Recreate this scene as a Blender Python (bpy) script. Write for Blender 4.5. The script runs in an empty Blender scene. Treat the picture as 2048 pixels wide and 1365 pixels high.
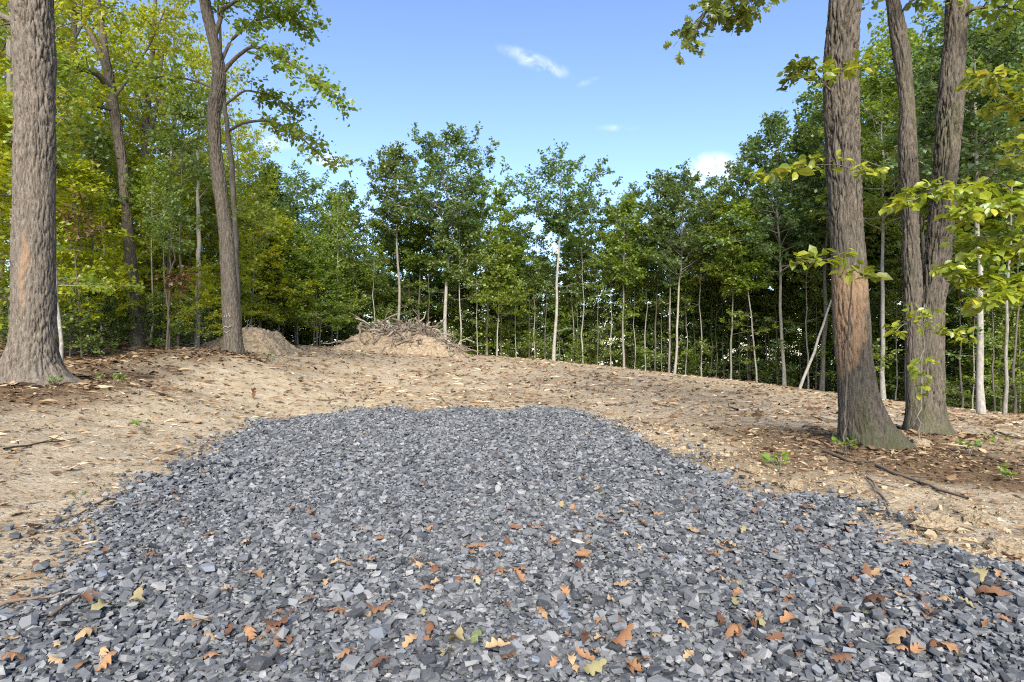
import bpy, bmesh, math, random
import numpy as np
from mathutils import Vector
R = math.radians
scene = bpy.context.scene
col = scene.collection

# ------------------------------------------------------------------ camera, sky, sun, exposure
CAM_H, FPX = 1.35, 1200.0          # camera height (m), focal length in pixels of the 2048 px wide photograph
cam_data = bpy.data.cameras.new('camera')
cam_data.sensor_width = 36.0
cam_data.lens = 36.0 * FPX / 2048.0
cam_data.clip_start = 0.05
cam_data.clip_end = 3000.0
cam = bpy.data.objects.new('camera', cam_data)
col.objects.link(cam)
cam.location = (0, 0, CAM_H)
cam.rotation_euler = (R(90), 0, 0)
scene.camera = cam

SUN_ELEV, SUN_AZ = R(36), math.atan2(0.02, -1.0)
world = bpy.data.worlds.new('World')
scene.world = world
world.use_nodes = True
wn, wl = world.node_tree.nodes, world.node_tree.links
wn.clear()


def wnode(t, **kw):
    n = wn.new(t)
    for k, v in kw.items():
        setattr(n, k, v)
    return n


def wmath(op, a, b=None, c=None, clamp=False):
    n = wnode('ShaderNodeMath', operation=op, use_clamp=clamp)
    for i, v in enumerate((a, b, c)):
        if v is None:
            continue
        if isinstance(v, (int, float)):
            n.inputs[i].default_value = v
        else:
            wl.new(v, n.inputs[i])
    return n.outputs[0]


sky = wnode('ShaderNodeTexSky', sky_type='NISHITA')
sky.sun_disc = False
sky.sun_elevation = SUN_ELEV
sky.sun_rotation = SUN_AZ
sky.altitude = 200
sky.air_density = 1.0
sky.dust_density = 0.25
sky.ozone_density = 3.5
tc = wnode('ShaderNodeTexCoord')
sep = wnode('ShaderNodeSeparateXYZ')
wl.new(tc.outputs['Generated'], sep.inputs[0])
ysafe = wmath('MAXIMUM', sep.outputs[1], 0.02)
gx = wmath('DIVIDE', sep.outputs[0], ysafe)
gz = wmath('DIVIDE', sep.outputs[2], ysafe)
nz = wnode('ShaderNodeTexNoise')
nz.inputs['Scale'].default_value = 26.0
nz.inputs['Detail'].default_value = 7.0
nz.inputs['Roughness'].default_value = 0.62
nz.inputs['Distortion'].default_value = 0.6
wl.new(tc.outputs['Generated'], nz.inputs['Vector'])
front = wmath('GREATER_THAN', sep.outputs[1], 0.05)
CLOUDS = [(1072, 124, 92, 21, -21, 1.0), (1424, 340, 62, 42, 8, 2.4), (553, 286, 46, 18, -8, 1.2), (655, 320, 44, 20, -15, 1.3),
          (1235, 256, 50, 9, 0, .35), (1176, 164, 30, 10, 20, .3), (2010, 290, 90, 60, 0, .9), (1930, 330, 70, 30, 0, .6), (330, 420, 90, 40, 0, .4)]
total = None
for (cu, cv, ca, cb, ang, amt) in CLOUDS:
    cx, cz = (cu - 1024) / FPX, (682.5 - cv) / FPX
    a, b = ca / FPX, cb / FPX
    dx, dz = wmath('SUBTRACT', gx, cx), wmath('SUBTRACT', gz, cz)
    co, si = math.cos(R(ang)), math.sin(R(ang))
    p = wmath('ADD', wmath('MULTIPLY', dx, co / a), wmath('MULTIPLY', dz, si / a))
    q = wmath('ADD', wmath('MULTIPLY', dx, -si / b), wmath('MULTIPLY', dz, co / b))
    rr = wmath('ADD', wmath('MULTIPLY', p, p), wmath('MULTIPLY', q, q))
    m = wmath('SUBTRACT', 1.0, rr, clamp=True)
    n2 = wmath('MULTIPLY_ADD', nz.outputs[0], 2.4, -0.85, clamp=True)
    m = wmath('POWER', m, 1.6)
    m = wmath('MULTIPLY', wmath('MULTIPLY', m, n2), amt)
    total = m if total is None else wmath('ADD', total, m)
total = wmath('MULTIPLY', wmath('MULTIPLY', total, front), 1.0, clamp=True)
hsv = wnode('ShaderNodeHueSaturation')
hsv.inputs['Saturation'].default_value = 1.02
hsv.inputs['Hue'].default_value = 0.509
hsv.inputs['Value'].default_value = 0.97
wl.new(sky.outputs[0], hsv.inputs['Color'])
mixc = wnode('ShaderNodeMix', data_type='RGBA')
wl.new(total, mixc.inputs[0])
wl.new(hsv.outputs[0], mixc.inputs[6])
mixc.inputs[7].default_value = (5.0, 5.1, 5.2, 1)
bg = wnode('ShaderNodeBackground')
bg.inputs['Strength'].default_value = 0.105
wl.new(mixc.outputs[2], bg.inputs['Color'])
wout = wnode('ShaderNodeOutputWorld')
wl.new(bg.outputs[0], wout.inputs[0])

sun_data = bpy.data.lights.new('sun', 'SUN')
sun_data.energy = 3.3
sun_data.angle = R(32)
sun_data.color = (1.0, 0.945, 0.85)
sun = bpy.data.objects.new('sun', sun_data)
col.objects.link(sun)
sdir = Vector((math.sin(SUN_AZ) * math.cos(SUN_ELEV), math.cos(SUN_AZ) * math.cos(SUN_ELEV), math.sin(SUN_ELEV)))
sun.rotation_euler = sdir.to_track_quat('Z', 'Y').to_euler()
sun.location = sdir * 60

scene.view_settings.view_transform = 'Standard'
scene.view_settings.look = 'None'
scene.view_settings.gamma = 1.0
scene.view_settings.use_curve_mapping = False
scene.view_settings.exposure = 1.55
scene.render.engine = 'CYCLES'
scene.cycles.max_bounces = 6
scene.cycles.diffuse_bounces = 4
scene.cycles.glossy_bounces = 2
scene.cycles.transmission_bounces = 4
scene.cycles.sample_clamp_indirect = 6.0
scene.cycles.use_denoising = False
scene.cycles.pixel_filter_type = 'BLACKMAN_HARRIS'
scene.cycles.filter_width = 1.15

# ------------------------------------------------------------------ helpers
def tag(o, label=None, cat=None, group=None, kind=None):
    if label: o['label'] = label
    if cat: o['category'] = cat
    if group: o['group'] = group
    if kind: o['kind'] = kind
    return o


def empty(name, loc=(0, 0, 0), rz=0.0):
    o = bpy.data.objects.new(name, None)
    o.location = loc
    o.rotation_euler = (0, 0, rz)
    o.empty_display_size = 0.2
    col.objects.link(o)
    return o


def mk_mesh(name, V, F, attrs=None, smooth=False, mat=None):
    """V (n,3); F a list of int arrays, each (k,3) or (k,4); attrs: per-vertex float arrays"""
    V = np.asarray(V, dtype=np.float32)
    if not isinstance(F, list): F = [F]
    F = [np.asarray(f, dtype=np.int32) for f in F if len(f)]
    me = bpy.data.meshes.new(name)
    me.vertices.add(len(V))
    me.vertices.foreach_set('co', V.ravel())
    loops = np.concatenate([f.ravel() for f in F])
    tot = np.concatenate([np.full(len(f), f.shape[1], np.int32) for f in F])
    start = np.concatenate([[0], np.cumsum(tot)[:-1]]).astype(np.int32)
    me.loops.add(len(loops))
    me.loops.foreach_set('vertex_index', loops)
    me.polygons.add(len(tot))
    me.polygons.foreach_set('loop_start', start)
    me.polygons.foreach_set('use_smooth', np.full(len(tot), bool(smooth)))
    for k, a in (attrs or {}).items():
        at_ = me.attributes.new(k, 'FLOAT', 'POINT')
        at_.data.foreach_set('value', np.asarray(a, dtype=np.float32))
    me.update(calc_edges=True)
    if mat: me.materials.append(mat)
    return me


def obj(name, me, parent=None, loc=(0, 0, 0), rot=(0, 0, 0), scale=(1, 1, 1)):
    o = bpy.data.objects.new(name, me)
    o.location, o.rotation_euler, o.scale = loc, rot, scale
    o.parent = parent
    col.objects.link(o)
    return o


def _hash(ix, iy, iz):
    h = (ix * 374761393 + iy * 668265263 + iz * 2147483647 * 0 + iz * 1274126177) & 0xffffffff
    h = ((h ^ (h >> 13)) * 1274126177) & 0xffffffff
    h = (h ^ (h >> 16)) & 0xffff
    return h / 65535.0


def vnoise(x, y, z=0.0):
    x, y, z = np.broadcast_arrays(np.asarray(x, float), np.asarray(y, float), np.asarray(z, float))
    ix, iy, iz = np.floor(x).astype(np.int64), np.floor(y).astype(np.int64), np.floor(z).astype(np.int64)
    fx, fy, fz = x - ix, y - iy, z - iz
    fx, fy, fz = (f * f * (3 - 2 * f) for f in (fx, fy, fz))
    r = 0
    for dx in (0, 1):
        for dy in (0, 1):
            for dz in (0, 1):
                w = (fx if dx else 1 - fx) * (fy if dy else 1 - fy) * (fz if dz else 1 - fz)
                r = r + w * _hash(ix + dx, iy + dy, iz + dz)
    return r * 2 - 1


def fbm(x, y, z=0.0, octv=4, gain=0.5):
    r, a, f = 0, 1.0, 1.0
    for k in range(octv):
        r = r + a * vnoise(np.asarray(x) * f + 17.3 * k, np.asarray(y) * f + 5.1 * k, np.asarray(z) * f + 3.7 * k)
        a *= gain
        f *= 2.03
    return r


def norm(v):
    return v / np.maximum(np.linalg.norm(v, axis=-1, keepdims=True), 1e-9)


# ------------------------------------------------------------------ terrain: heights measured where things touch the ground
def ctl(u, v, d):
    return ((u - 1024) / FPX * d, d, CAM_H - (v - 682.5) / FPX * d)


CP = [(x, y, 0.0) for x in (-1.5, 1.5) for y in (-12, -3, 2, 5, 8.5, 12)]
CP += [(-30, -15, .8), (30, -15, 0), (-14, 2, 1.0), (-9, 0, .45), (14, 2, .1), (3.2, 3.5, .08), (-3.0, 3.0, .03)]
CP += [ctl(*c) for c in [
    (0, 1000, 4.5), (0, 880, 6.1), (60, 765, 10), (300, 782, 10.3), (200, 722, 15), (468, 706, 16), (330, 880, 7.9), (500, 820, 11.6),
    (640, 762, 17), (800, 722, 24), (790, 706, 30), (600, 697, 30), (640, 693, 36), (300, 692, 20), (100, 704, 17), (-250, 700, 16),
    (940, 711, 36), (1110, 723, 40), (1240, 739, 40), (1400, 756, 38), (1520, 769, 36), (1660, 786, 32), (1900, 818, 25), (2048, 838, 21),
    (2400, 860, 19), (1000, 772, 16.5), (1300, 802, 16), (1500, 830, 12.5), (1720, 888, 8.0), (1850, 868, 9.5), (2048, 900, 8.5),
    (2040, 1010, 5.0), (1780, 985, 5.4), (1600, 985, 5.3)]]
CP += [(-25, 48, .9), (-8, 56, -.6), (8, 58, -2.2), (24, 52, -4.2), (36, 36, -4.2), (40, 15, -2.0), (-45, 20, 1.6), (-45, 60, 1.0),
       (0, 110, -6), (-80, 110, -4), (80, 110, -9), (0, 300, -14), (-200, 250, -12), (200, 250, -16), (-200, 0, 0), (200, 0, -6), (0, -120, 0), (-150, -150, 0), (150, -150, -2)]
CP = np.array(CP)
_P = CP[:, :2] / 20.0


def _tps(r2):
    return 0.5 * r2 * np.log(r2 + 1e-9)


_n = len(CP)
_A = np.zeros((_n + 3, _n + 3))
_A[:_n, :_n] = _tps(((_P[:, None] - _P[None]) ** 2).sum(-1)) + np.eye(_n) * 2e-4
_A[:_n, _n] = 1
_A[:_n, _n + 1:] = _P
_A[_n, :_n] = 1
_A[_n + 1:, :_n] = _P.T
_W = np.linalg.solve(_A, np.concatenate([CP[:, 2], [0, 0, 0]]))


def pad_edges(y):
    """left and right edge of the gravel pad at distance y (before the ragged noise)"""
    xl = np.interp(y, [-3, 0, 2.4, 3.0, 4.0, 5.2, 6.6, 7.9, 9.5, 11.2, 12.4], [-2.6, -2.5, -2.5, -2.5, -2.72, -3.0, -3.5, -3.8, -4.0, -3.85, -3.0])
    xr = np.interp(y, [-3, 0, 3.2, 4.2, 5.1, 6.2, 7.2, 8.6, 10.3, 12.4], [2.7, 2.6, 2.55, 2.42, 2.3, 1.92, 1.72, 1.55, 1.4, .9])
    return xl, xr


def pad_sd(x, y):
    """distance inside the pad edge (positive inside)"""
    xl, xr = pad_edges(y)
    w = .26 * fbm(x * 1.1, y * 1.1, 3.0, 3) + .16 * fbm(x * 4, y * 4, 9.0, 3)
    yend = 12.05 + .5 * vnoise(x * .7, 3.0) + .25 * vnoise(x * 2.1, 7.0)
    return np.minimum(np.minimum(x - xl, xr - x), yend - y) + w


def ground_z(x, y):
    x, y = np.atleast_1d(np.asarray(x, float)), np.atleast_1d(np.asarray(y, float))
    shp = x.shape
    xf, yf = x.ravel() / 20, y.ravel() / 20
    z = np.empty(len(xf))
    for s in range(0, len(xf), 20000):
        e = slice(s, s + 20000)
        r2 = (xf[e, None] - _P[None, :, 0]) ** 2 + (yf[e, None] - _P[None, :, 1]) ** 2
        z[e] = _tps(r2) @ _W[:_n] + _W[_n] + _W[_n + 1] * xf[e] + _W[_n + 2] * yf[e]
    z = z.reshape(shp)
    # lumpy berm of pushed-up soil along the right edge of the pad
    _, xr = pad_edges(y)
    s = x - xr
    band = np.exp(-((s - .75) / .55) ** 2) * np.clip((y - 2.2) / 1.2, 0, 1) * np.clip((10.5 - y) / 3.5, 0, 1)
    z = z + band * (.05 + .06 * fbm(x * 2.6, y * 2.6, 1.0, 4) + .05 * np.abs(fbm(x * 6.5, y * 6.5, 2.0, 3)))
    off = np.clip(-pad_sd(x, y) / .5, 0, 1)
    far = np.clip((60 - np.hypot(x, y)) / 30, 0, 1)
    z = z + off * (.028 * fbm(x * .9, y * .9, 5.0, 4) + .014 * fbm(x * 6, y * 6, 8.0, 3)) * far
    # soft wheel ruts on the dirt track between the pad and the mounds
    for rx in (-3.1, -1.3):
        cx = rx - .12 * (y - 12)
        z = z - off * .035 * np.exp(-((x - cx) / .28) ** 2) * np.clip((y - 11) / 2, 0, 1) * np.clip((26 - y) / 4, 0, 1)
    return z


def gz1(x, y):
    return float(ground_z(np.array([x]), np.array([y]))[0])


def at(u, d):
    """a point on the ground in the direction of pixel column u, at distance d"""
    x = (u - 1024) / FPX * d
    return np.array([x, d, gz1(x, d)])


def pt(u, v, d):
    return np.array([(u - 1024) / FPX * d, d, CAM_H - (v - 682.5) / FPX * d])


# ------------------------------------------------------------------ materials
def new_mat(name):
    m = bpy.data.materials.new(name)
    m.use_nodes = True
    nt = m.node_tree
    for n in list(nt.nodes): nt.nodes.remove(n)
    out = nt.nodes.new('ShaderNodeOutputMaterial')
    return m, nt, out


class NT:
    def __init__(s, name):
        s.m, s.t, s.out = new_mat(name)

    def n(s, typ, ins=None, **kw):
        nd = s.t.nodes.new(typ)
        for k, v in kw.items(): setattr(nd, k, v)
        for k, v in (ins or {}).items():
            if hasattr(v, 'is_linked') or isinstance(v, bpy.types.NodeSocket): s.t.links.new(v, nd.inputs[k])
            else: nd.inputs[k].default_value = v
        return nd

    def noise(s, vec, scale, detail=5, rough=.6, dist=0.0):
        return s.n('ShaderNodeTexNoise', {'Vector': vec, 'Scale': scale, 'Detail': detail, 'Roughness': rough, 'Distortion': dist}).outputs[0]

    def ramp(s, fac, stops):
        nd = s.n('ShaderNodeValToRGB', {'Fac': fac})
        e = nd.color_ramp.elements
        while len(e) < len(stops): e.new(0.5)
        for i, (p, c) in enumerate(stops):
            e[i].position = p
            e[i].color = (*c, 1) if len(c) == 3 else c
        return nd.outputs[0]

    def mix(s, f, a, b, mode='MIX'):
        nd = s.n('ShaderNodeMix', data_type='RGBA', blend_type=mode)
        for k, v in ((0, f), (6, a), (7, b)):
            if isinstance(v, bpy.types.NodeSocket): s.t.links.new(v, nd.inputs[k])
            elif isinstance(v, (int, float)): nd.inputs[k].default_value = v if k == 0 else (v, v, v, 1)
            else: nd.inputs[k].default_value = (*v, 1)
        return nd.outputs[2]

    def math(s, op, a, b=0.0, clamp=False):
        nd = s.n('ShaderNodeMath', operation=op, use_clamp=clamp)
        for k, v in ((0, a), (1, b)):
            if isinstance(v, bpy.types.NodeSocket): s.t.links.new(v, nd.inputs[k])
            else: nd.inputs[k].default_value = v
        return nd.outputs[0]

    def attr(s, name):
        return s.n('ShaderNodeAttribute', attribute_name=name).outputs['Fac']

    def mapping(s, vec, scale):
        return s.n('ShaderNodeMapping', {'Vector': vec, 'Scale': scale}).outputs[0]

    def bump(s, h, strength, dist):
        return s.n('ShaderNodeBump', {'Height': h, 'Strength': strength, 'Distance': dist}).outputs[0]

    def bsdf(s, color, rough=.9, normal=None, spec=.25):
        b = s.n('ShaderNodeBsdfPrincipled', {'Base Color': color, 'Roughness': rough, 'Specular IOR Level': spec})
        if normal is not None: s.t.links.new(normal, b.inputs['Normal'])
        s.t.links.new(b.outputs[0], s.out.inputs[0])
        return s.m


def leaf_mat(name, stops, transl=.38, vary=.25, gloss=.035, glow=(.30, .34, .02)):
    t = NT(name)
    c = t.ramp(t.attr('rnd'), stops)
    oi = t.n('ShaderNodeObjectInfo').outputs['Random']
    hs = t.n('ShaderNodeHueSaturation', {'Color': c})
    t.t.links.new(t.math('MULTIPLY_ADD', oi, .035), hs.inputs['Hue'])
    hs.inputs['Hue'].default_value = .5
    hue = t.n('ShaderNodeMapRange', {'Value': oi, 'To Min': .487, 'To Max': .513}).outputs[0]
    t.t.links.new(hue, hs.inputs['Hue'])
    t.t.links.new(t.n('ShaderNodeMapRange', {'Value': t.math('FRACT', t.math('MULTIPLY', oi, 7.31)), 'To Min': 1 - vary, 'To Max': 1 + vary}).outputs[0], hs.inputs['Value'])
    c = hs.outputs[0]
    d = t.n('ShaderNodeBsdfDiffuse', {'Color': c})
    tr = t.n('ShaderNodeBsdfTranslucent', {'Color': t.mix(.4, c, glow, 'MIX')})
    m1 = t.n('ShaderNodeMixShader', {'Fac': transl, 1: d.outputs[0], 2: tr.outputs[0]})
    g = t.n('ShaderNodeBsdfGlossy', {'Color': (.9, .95, 1, 1), 'Roughness': .42})
    m2 = t.n('ShaderNodeMixShader', {'Fac': gloss, 1: m1.outputs[0], 2: g.outputs[0]})
    t.t.links.new(m2.outputs[0], t.out.inputs[0])
    return t.m


def bark_mat(name, dark, light, tint, zs=.24, scale=34.0, bump=.9, dist=.03):
    t = NT(name)
    oc = t.n('ShaderNodeTexCoord').outputs['Object']
    v = t.mapping(oc, (1, 1, zs))
    a = t.noise(v, scale, 6, .7, .4)
    b = t.noise(oc, 2.2, 4, .6)
    fine = t.noise(oc, 70, 3, .7)
    c = t.ramp(a, [(.30, dark), (.62, light)])
    c = t.mix(t.ramp(b, [(.45, (0, 0, 0)), (.75, (.55, .55, .55))]), c, tint)
    c = t.mix(.5, c, t.ramp(fine, [(.3, (.55, .55, .55)), (.7, (1.35, 1.35, 1.35))]), 'MULTIPLY')
    c = t.mix(t.attr('bare'), c, t.mix(a, (.15, .09, .052), (.37, .25, .155)))
    c = t.mix(t.attr('moss'), c, t.mix(fine, (.035, .04, .015), (.11, .11, .05)))
    h = t.math('ADD', a, t.math('MULTIPLY', fine, .25))
    return t.bsdf(c, .95, t.bump(h, bump, dist), .12)


def simple_noise_mat(name, stops, scale, bump=.3, dist=.01, zs=1.0, rough=.92, use_rnd=0.0):
    t = NT(name)
    oc = t.n('ShaderNodeTexCoord').outputs['Object']
    a = t.noise(t.mapping(oc, (1, 1, zs)), scale, 6, .65)
    f = a
    if use_rnd:
        oi = t.n('ShaderNodeObjectInfo').outputs['Random']
        f = t.math('ADD', t.math('MULTIPLY', a, 1 - use_rnd), t.math('MULTIPLY', oi, use_rnd))
    return t.bsdf(t.ramp(f, stops), rough, t.bump(a, bump, dist), .15)


M = {}
M['bark_oak'] = bark_mat('bark_oak', (.04, .031, .023), (.235, .195, .15), (.16, .14, .112))
M['bark_dark'] = bark_mat('bark_dark', (.024, .019, .014), (.175, .145, .11), (.10, .092, .072))
M['bark_grey'] = bark_mat('bark_grey', (.10, .09, .075), (.30, .27, .225), (.25, .235, .2), scale=16, zs=.3)
M['bark_pale'] = bark_mat('bark_pale', (.16, .145, .12), (.36, .33, .28), (.28, .265, .23), scale=10, zs=.5, bump=.3)
M['bark_far_dark'] = bark_mat('bark_far_dark', (.05, .043, .035), (.15, .13, .105), (.10, .095, .08), scale=10)
M['leaf_canopy'] = leaf_mat('leaf_canopy', [(0, (.075, .12, .028)), (.5, (.135, .20, .045)), (.86, (.20, .265, .052)), (1, (.28, .25, .05))], .5)
M['leaf_blue'] = leaf_mat('leaf_blue', [(0, (.068, .118, .036)), (.55, (.12, .19, .056)), (1, (.19, .255, .068))], .5)
M['leaf_mid'] = leaf_mat('leaf_mid', [(0, (.10, .16, .018)), (.5, (.17, .245, .028)), (.9, (.25, .31, .035)), (1, (.35, .31, .035))], .54, .22, .035, (.40, .46, .03))
M['leaf_yellow'] = leaf_mat('leaf_yellow', [(0, (.19, .24, .010)), (.45, (.33, .37, .014)), (.85, (.47, .46, .018)), (1, (.58, .45, .02))], .6, .12, .035, (.62, .62, .03))
M['leaf_near'] = leaf_mat('leaf_near', [(0, (.13, .20, .012)), (.5, (.27, .32, .018)), (.9, (.42, .40, .02)), (.97, (.50, .38, .02)), (1, (.45, .08, .02))], .48, .08, .05)
M['leaf_oak'] = leaf_mat('leaf_oak', [(0, (.07, .10, .014)), (.6, (.14, .17, .02)), (1, (.26, .24, .03))], .42, .1)
M['leaf_dead'] = leaf_mat('leaf_dead', [(0, (.07, .035, .015)), (.6, (.17, .09, .035)), (1, (.25, .16, .06))], .25, .1)

# ground: sandy soil with darker forest litter where the attribute says so
t = NT('soil')
oc = t.n('ShaderNodeTexCoord').outputs['Object']
big = t.noise(oc, .55, 5, .6)
mid = t.noise(oc, 3.2, 6, .65, .3)
fine = t.noise(oc, 38, 5, .72)
chips = t.noise(t.mapping(oc, (1, 2.6, 1)), 15, 5, .75, .8)
chips2 = t.noise(t.mapping(oc, (.7, 2.2, 1)), 5.5, 6, .75, .6)
sand = t.ramp(mid, [(.28, (.31, .24, .15)), (.5, (.43, .35, .235)), (.72, (.55, .46, .33))])
speck = t.noise(oc, 52, 4, .8, .6)
sand = t.mix(t.ramp(speck, [(.56, (0, 0, 0)), (.64, (.75, .75, .75))]), sand, (.15, .10, .06))
sand = t.mix(t.ramp(big, [(.42, (0, 0, 0)), (.68, (.5, .5, .5))]), sand, (.43, .335, .205))
sand = t.mix(t.ramp(chips, [(.53, (0, 0, 0)), (.66, (.85, .85, .85))]), sand, (.17, .11, .06))
sand = t.mix(t.ramp(chips2, [(.52, (0, 0, 0)), (.64, (.8, .8, .8))]), sand, (.16, .11, .065))
sand = t.mix(t.ramp(t.noise(oc, 24, 4, .7, .5), [(.64, (0, 0, 0)), (.72, (.7, .7, .7))]), sand, (.62, .52, .36))
litter = t.ramp(t.noise(oc, 20, 6, .75, 1.0), [(.32, (.05, .031, .018)), (.5, (.14, .088, .048)), (.64, (.25, .17, .095)), (.75, (.38, .28, .17))])
c = t.mix(t.attr('litter'), sand, litter)
c = t.mix(.55, c, t.ramp(fine, [(.25, (.62, .62, .62)), (.75, (1.3, 1.3, 1.3))]), 'MULTIPLY')
h = t.math('ADD', t.math('MULTIPLY', fine, .35), t.math('ADD', t.math('MULTIPLY', chips, .6), t.math('MULTIPLY', mid, .5)))
M['soil'] = t.bsdf(c, .96, t.bump(h, .9, .035), .1)

M['mound_soil'] = simple_noise_mat('mound_soil', [(.3, (.13, .092, .058)), (.45, (.28, .205, .13)), (.58, (.40, .31, .20)), (.75, (.52, .42, .29))], 9, 1.0, .1)
M['clod'] = simple_noise_mat('clod', [(.25, (.22, .16, .095)), (.5, (.36, .275, .17)), (.75, (.47, .375, .25))], 5, .8, .05)
M['branch'] = simple_noise_mat('branch', [(.15, (.10, .075, .055)), (.5, (.25, .20, .15)), (.85, (.44, .38, .30))], 6, .5, .01, use_rnd=.55)
M['branch_dark'] = simple_noise_mat('branch_dark', [(.15, (.055, .038, .025)), (.5, (.13, .095, .065)), (.85, (.24, .19, .14))], 9, .5, .01, use_rnd=.5)
M['rock'] = simple_noise_mat('rock', [(.3, (.30, .25, .18)), (.7, (.52, .46, .37))], 8, .5, .02)
M['paint'] = simple_noise_mat('paint', [(.35, (.22, .2, .17)), (.6, (.55, .55, .53))], 60, .1, .01)


def stone_mat(name, use_obj):
    t = NT(name)
    oc = t.n('ShaderNodeTexCoord').outputs['Object']
    r = t.n('ShaderNodeObjectInfo').outputs['Random'] if use_obj else t.attr('rnd')
    c = t.ramp(r, [(0, (.034, .036, .039)), (.25, (.076, .079, .083)), (.5, (.126, .130, .132)), (.72, (.180, .181, .178)), (.88, (.255, .25, .24)), (.95, (.155, .172, .20)), (1, (.35, .33, .30))])
    n = t.noise(oc, 60, 5, .7)
    n2 = t.noise(oc, 9, 4, .6)
    c = t.mix(.8, c, t.ramp(n, [(.3, (.68, .68, .70)), (.7, (1.28, 1.27, 1.24))]), 'MULTIPLY')
    c = t.mix(t.ramp(n2, [(.55, (0, 0, 0)), (.8, (.35, .35, .35))]), c, (.27, .255, .23))
    return t.bsdf(c, .78, t.bump(n, .5, .006), .3)


M['stone'] = stone_mat('stone', False)
M['stone_single'] = stone_mat('stone_single', True)
t = NT('gravel_fines')
oc = t.n('ShaderNodeTexCoord').outputs['Object']
vor = t.n('ShaderNodeTexVoronoi', {'Vector': oc, 'Scale': 34.0})
c = t.ramp(vor.outputs['Color'], [(0, (.05, .055, .063)), (.5, (.13, .138, .15)), (1, (.27, .27, .27))])
c = t.mix(.6, c, t.ramp(t.noise(oc, 90, 4, .7), [(.3, (.6, .6, .6)), (.7, (1.3, 1.3, 1.3))]), 'MULTIPLY')
M['gravel_fines'] = t.bsdf(c, .9, t.bump(t.math('MULTIPLY', vor.outputs['Distance'], -1.0), 1.0, .03), .2)

for fname, stops in (('fallen_rust', [(0, (.085, .042, .024)), (.45, (.19, .095, .048)), (1, (.31, .17, .082))]), ('fallen_tan', [(0, (.27, .165, .08)), (1, (.38, .27, .15))]),
                     ('fallen_olive', [(0, (.27, .22, .11)), (.6, (.21, .19, .09)), (1, (.13, .155, .065))])):
    t = NT(fname)
    oi = t.n('ShaderNodeObjectInfo').outputs['Random']
    oc = t.n('ShaderNodeTexCoord').outputs['Object']
    n = t.noise(oc, 30, 5, .65)
    c = t.mix(.75, t.ramp(oi, stops), t.ramp(n, [(.3, (.6, .56, .52)), (.7, (1.25, 1.22, 1.2))]), 'MULTIPLY')
    M[fname] = t.bsdf(c, .75, t.bump(n, .4, .004), .25)

t = NT('debris')
c = t.ramp(t.attr('rnd'), [(0, (.04, .024, .014)), (.3, (.11, .066, .034)), (.55, (.21, .135, .075)), (.8, (.36, .26, .15)), (.93, (.52, .43, .30)), (1, (.28, .10, .04))])
M['debris'] = t.bsdf(c, .9, None, .15)

# ------------------------------------------------------------------ the ground sheet and the gravel pad
def graded(lo, dense0, dense1, hi, step, grow):
    a = list(np.arange(dense0, dense1 + 1e-6, step))
    s, x = step, a[-1]
    while x < hi:
        s *= grow
        x += s
        a.append(x)
    s, x, b = step, a[0], []
    while x > lo:
        s *= grow
        x -= s
        b.append(x)
    return np.array(b[::-1] + a)


def grid_mesh(xs, ys):
    X, Y = np.meshgrid(xs, ys)
    nx, ny = len(xs), len(ys)
    i = np.arange(nx * ny).reshape(ny, nx)
    F = np.stack([i[:-1, :-1], i[:-1, 1:], i[1:, 1:], i[1:, :-1]], -1).reshape(-1, 4)
    return X.ravel(), Y.ravel(), F


def litter_amount(x, y):
    """where the forest floor's brown litter covers the sandy soil"""
    u = 1024 + FPX * x / np.maximum(y, .5)
    n = fbm(x * .8, y * .8, 4.0, 4)
    ledge = np.interp(y, [3, 6, 9, 12, 16, 22, 30, 40], [-5.2, -5.2, -5.6, -6.6, -8.2, -11, -14.5, -17])
    left = np.clip((ledge - x) / 1.6 + .55 * n + .1, 0, 1)
    r1 = np.exp(-(((x - 4.6) / 2.0) ** 2 + ((y - 7.6) / 1.7) ** 2)) * 1.6 + .45 * n
    right = np.clip(r1, 0, 1) * (r1 > 0) + np.clip((x - 4.2) / 2 + .6 * n, 0, 1) * np.clip((7.5 - y) / 2.5, 0, 1)
    edge_y = np.interp(x, [-20, -8, 0, 4, 9, 14, 18, 24], [32, 36, 39, 40, 39, 35.5, 30, 18])
    wood = np.clip((y - edge_y) / 2.2 + .3 * n, 0, 1)
    return np.clip(left * .9 + right * .85 + wood, 0, 1)


xs = graded(-260, -9.0, 9.0, 260, .11, 1.09)
ys = graded(-160, 1.4, 13.5, 330, .10, 1.065)
gx_, gy_, gF = grid_mesh(xs, ys)
gzv = ground_z(gx_, gy_) - np.clip(pad_sd(gx_, gy_) / .12, 0, 1) * .02
ground = obj('ground', mk_mesh('ground', np.stack([gx_, gy_, gzv], 1), gF, {'litter': litter_amount(gx_, gy_)}, True, M['soil']))
tag(ground, 'sandy tan cleared soil sloping away under the woods', kind='structure')

px_, py_, pF = grid_mesh(np.arange(-5.8, 3.9, .07), np.arange(.6, 13.2, .07))
inside = pad_sd(px_, py_) > -.04
keep = inside[pF].all(1)
sd = np.clip(pad_sd(px_, py_), -.05, .3)
pz = ground_z(px_, py_) + .004 + .02 * np.clip(sd / .3, 0, 1) + .018 * fbm(px_ * 1.3, py_ * 1.3, 2.0, 3)
pz = np.maximum(pz, ground_z(px_, py_) - .010)
used = np.unique(pF[keep])
remap = np.full(len(px_), -1)
remap[used] = np.arange(len(used))
pad = obj('gravel_pad', mk_mesh('gravel_pad', np.stack([px_, py_, pz], 1)[used], remap[pF[keep]], None, True, M['gravel_fines']))
tag(pad, 'crushed blue grey stone parking pad in the foreground', kind='structure')


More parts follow.
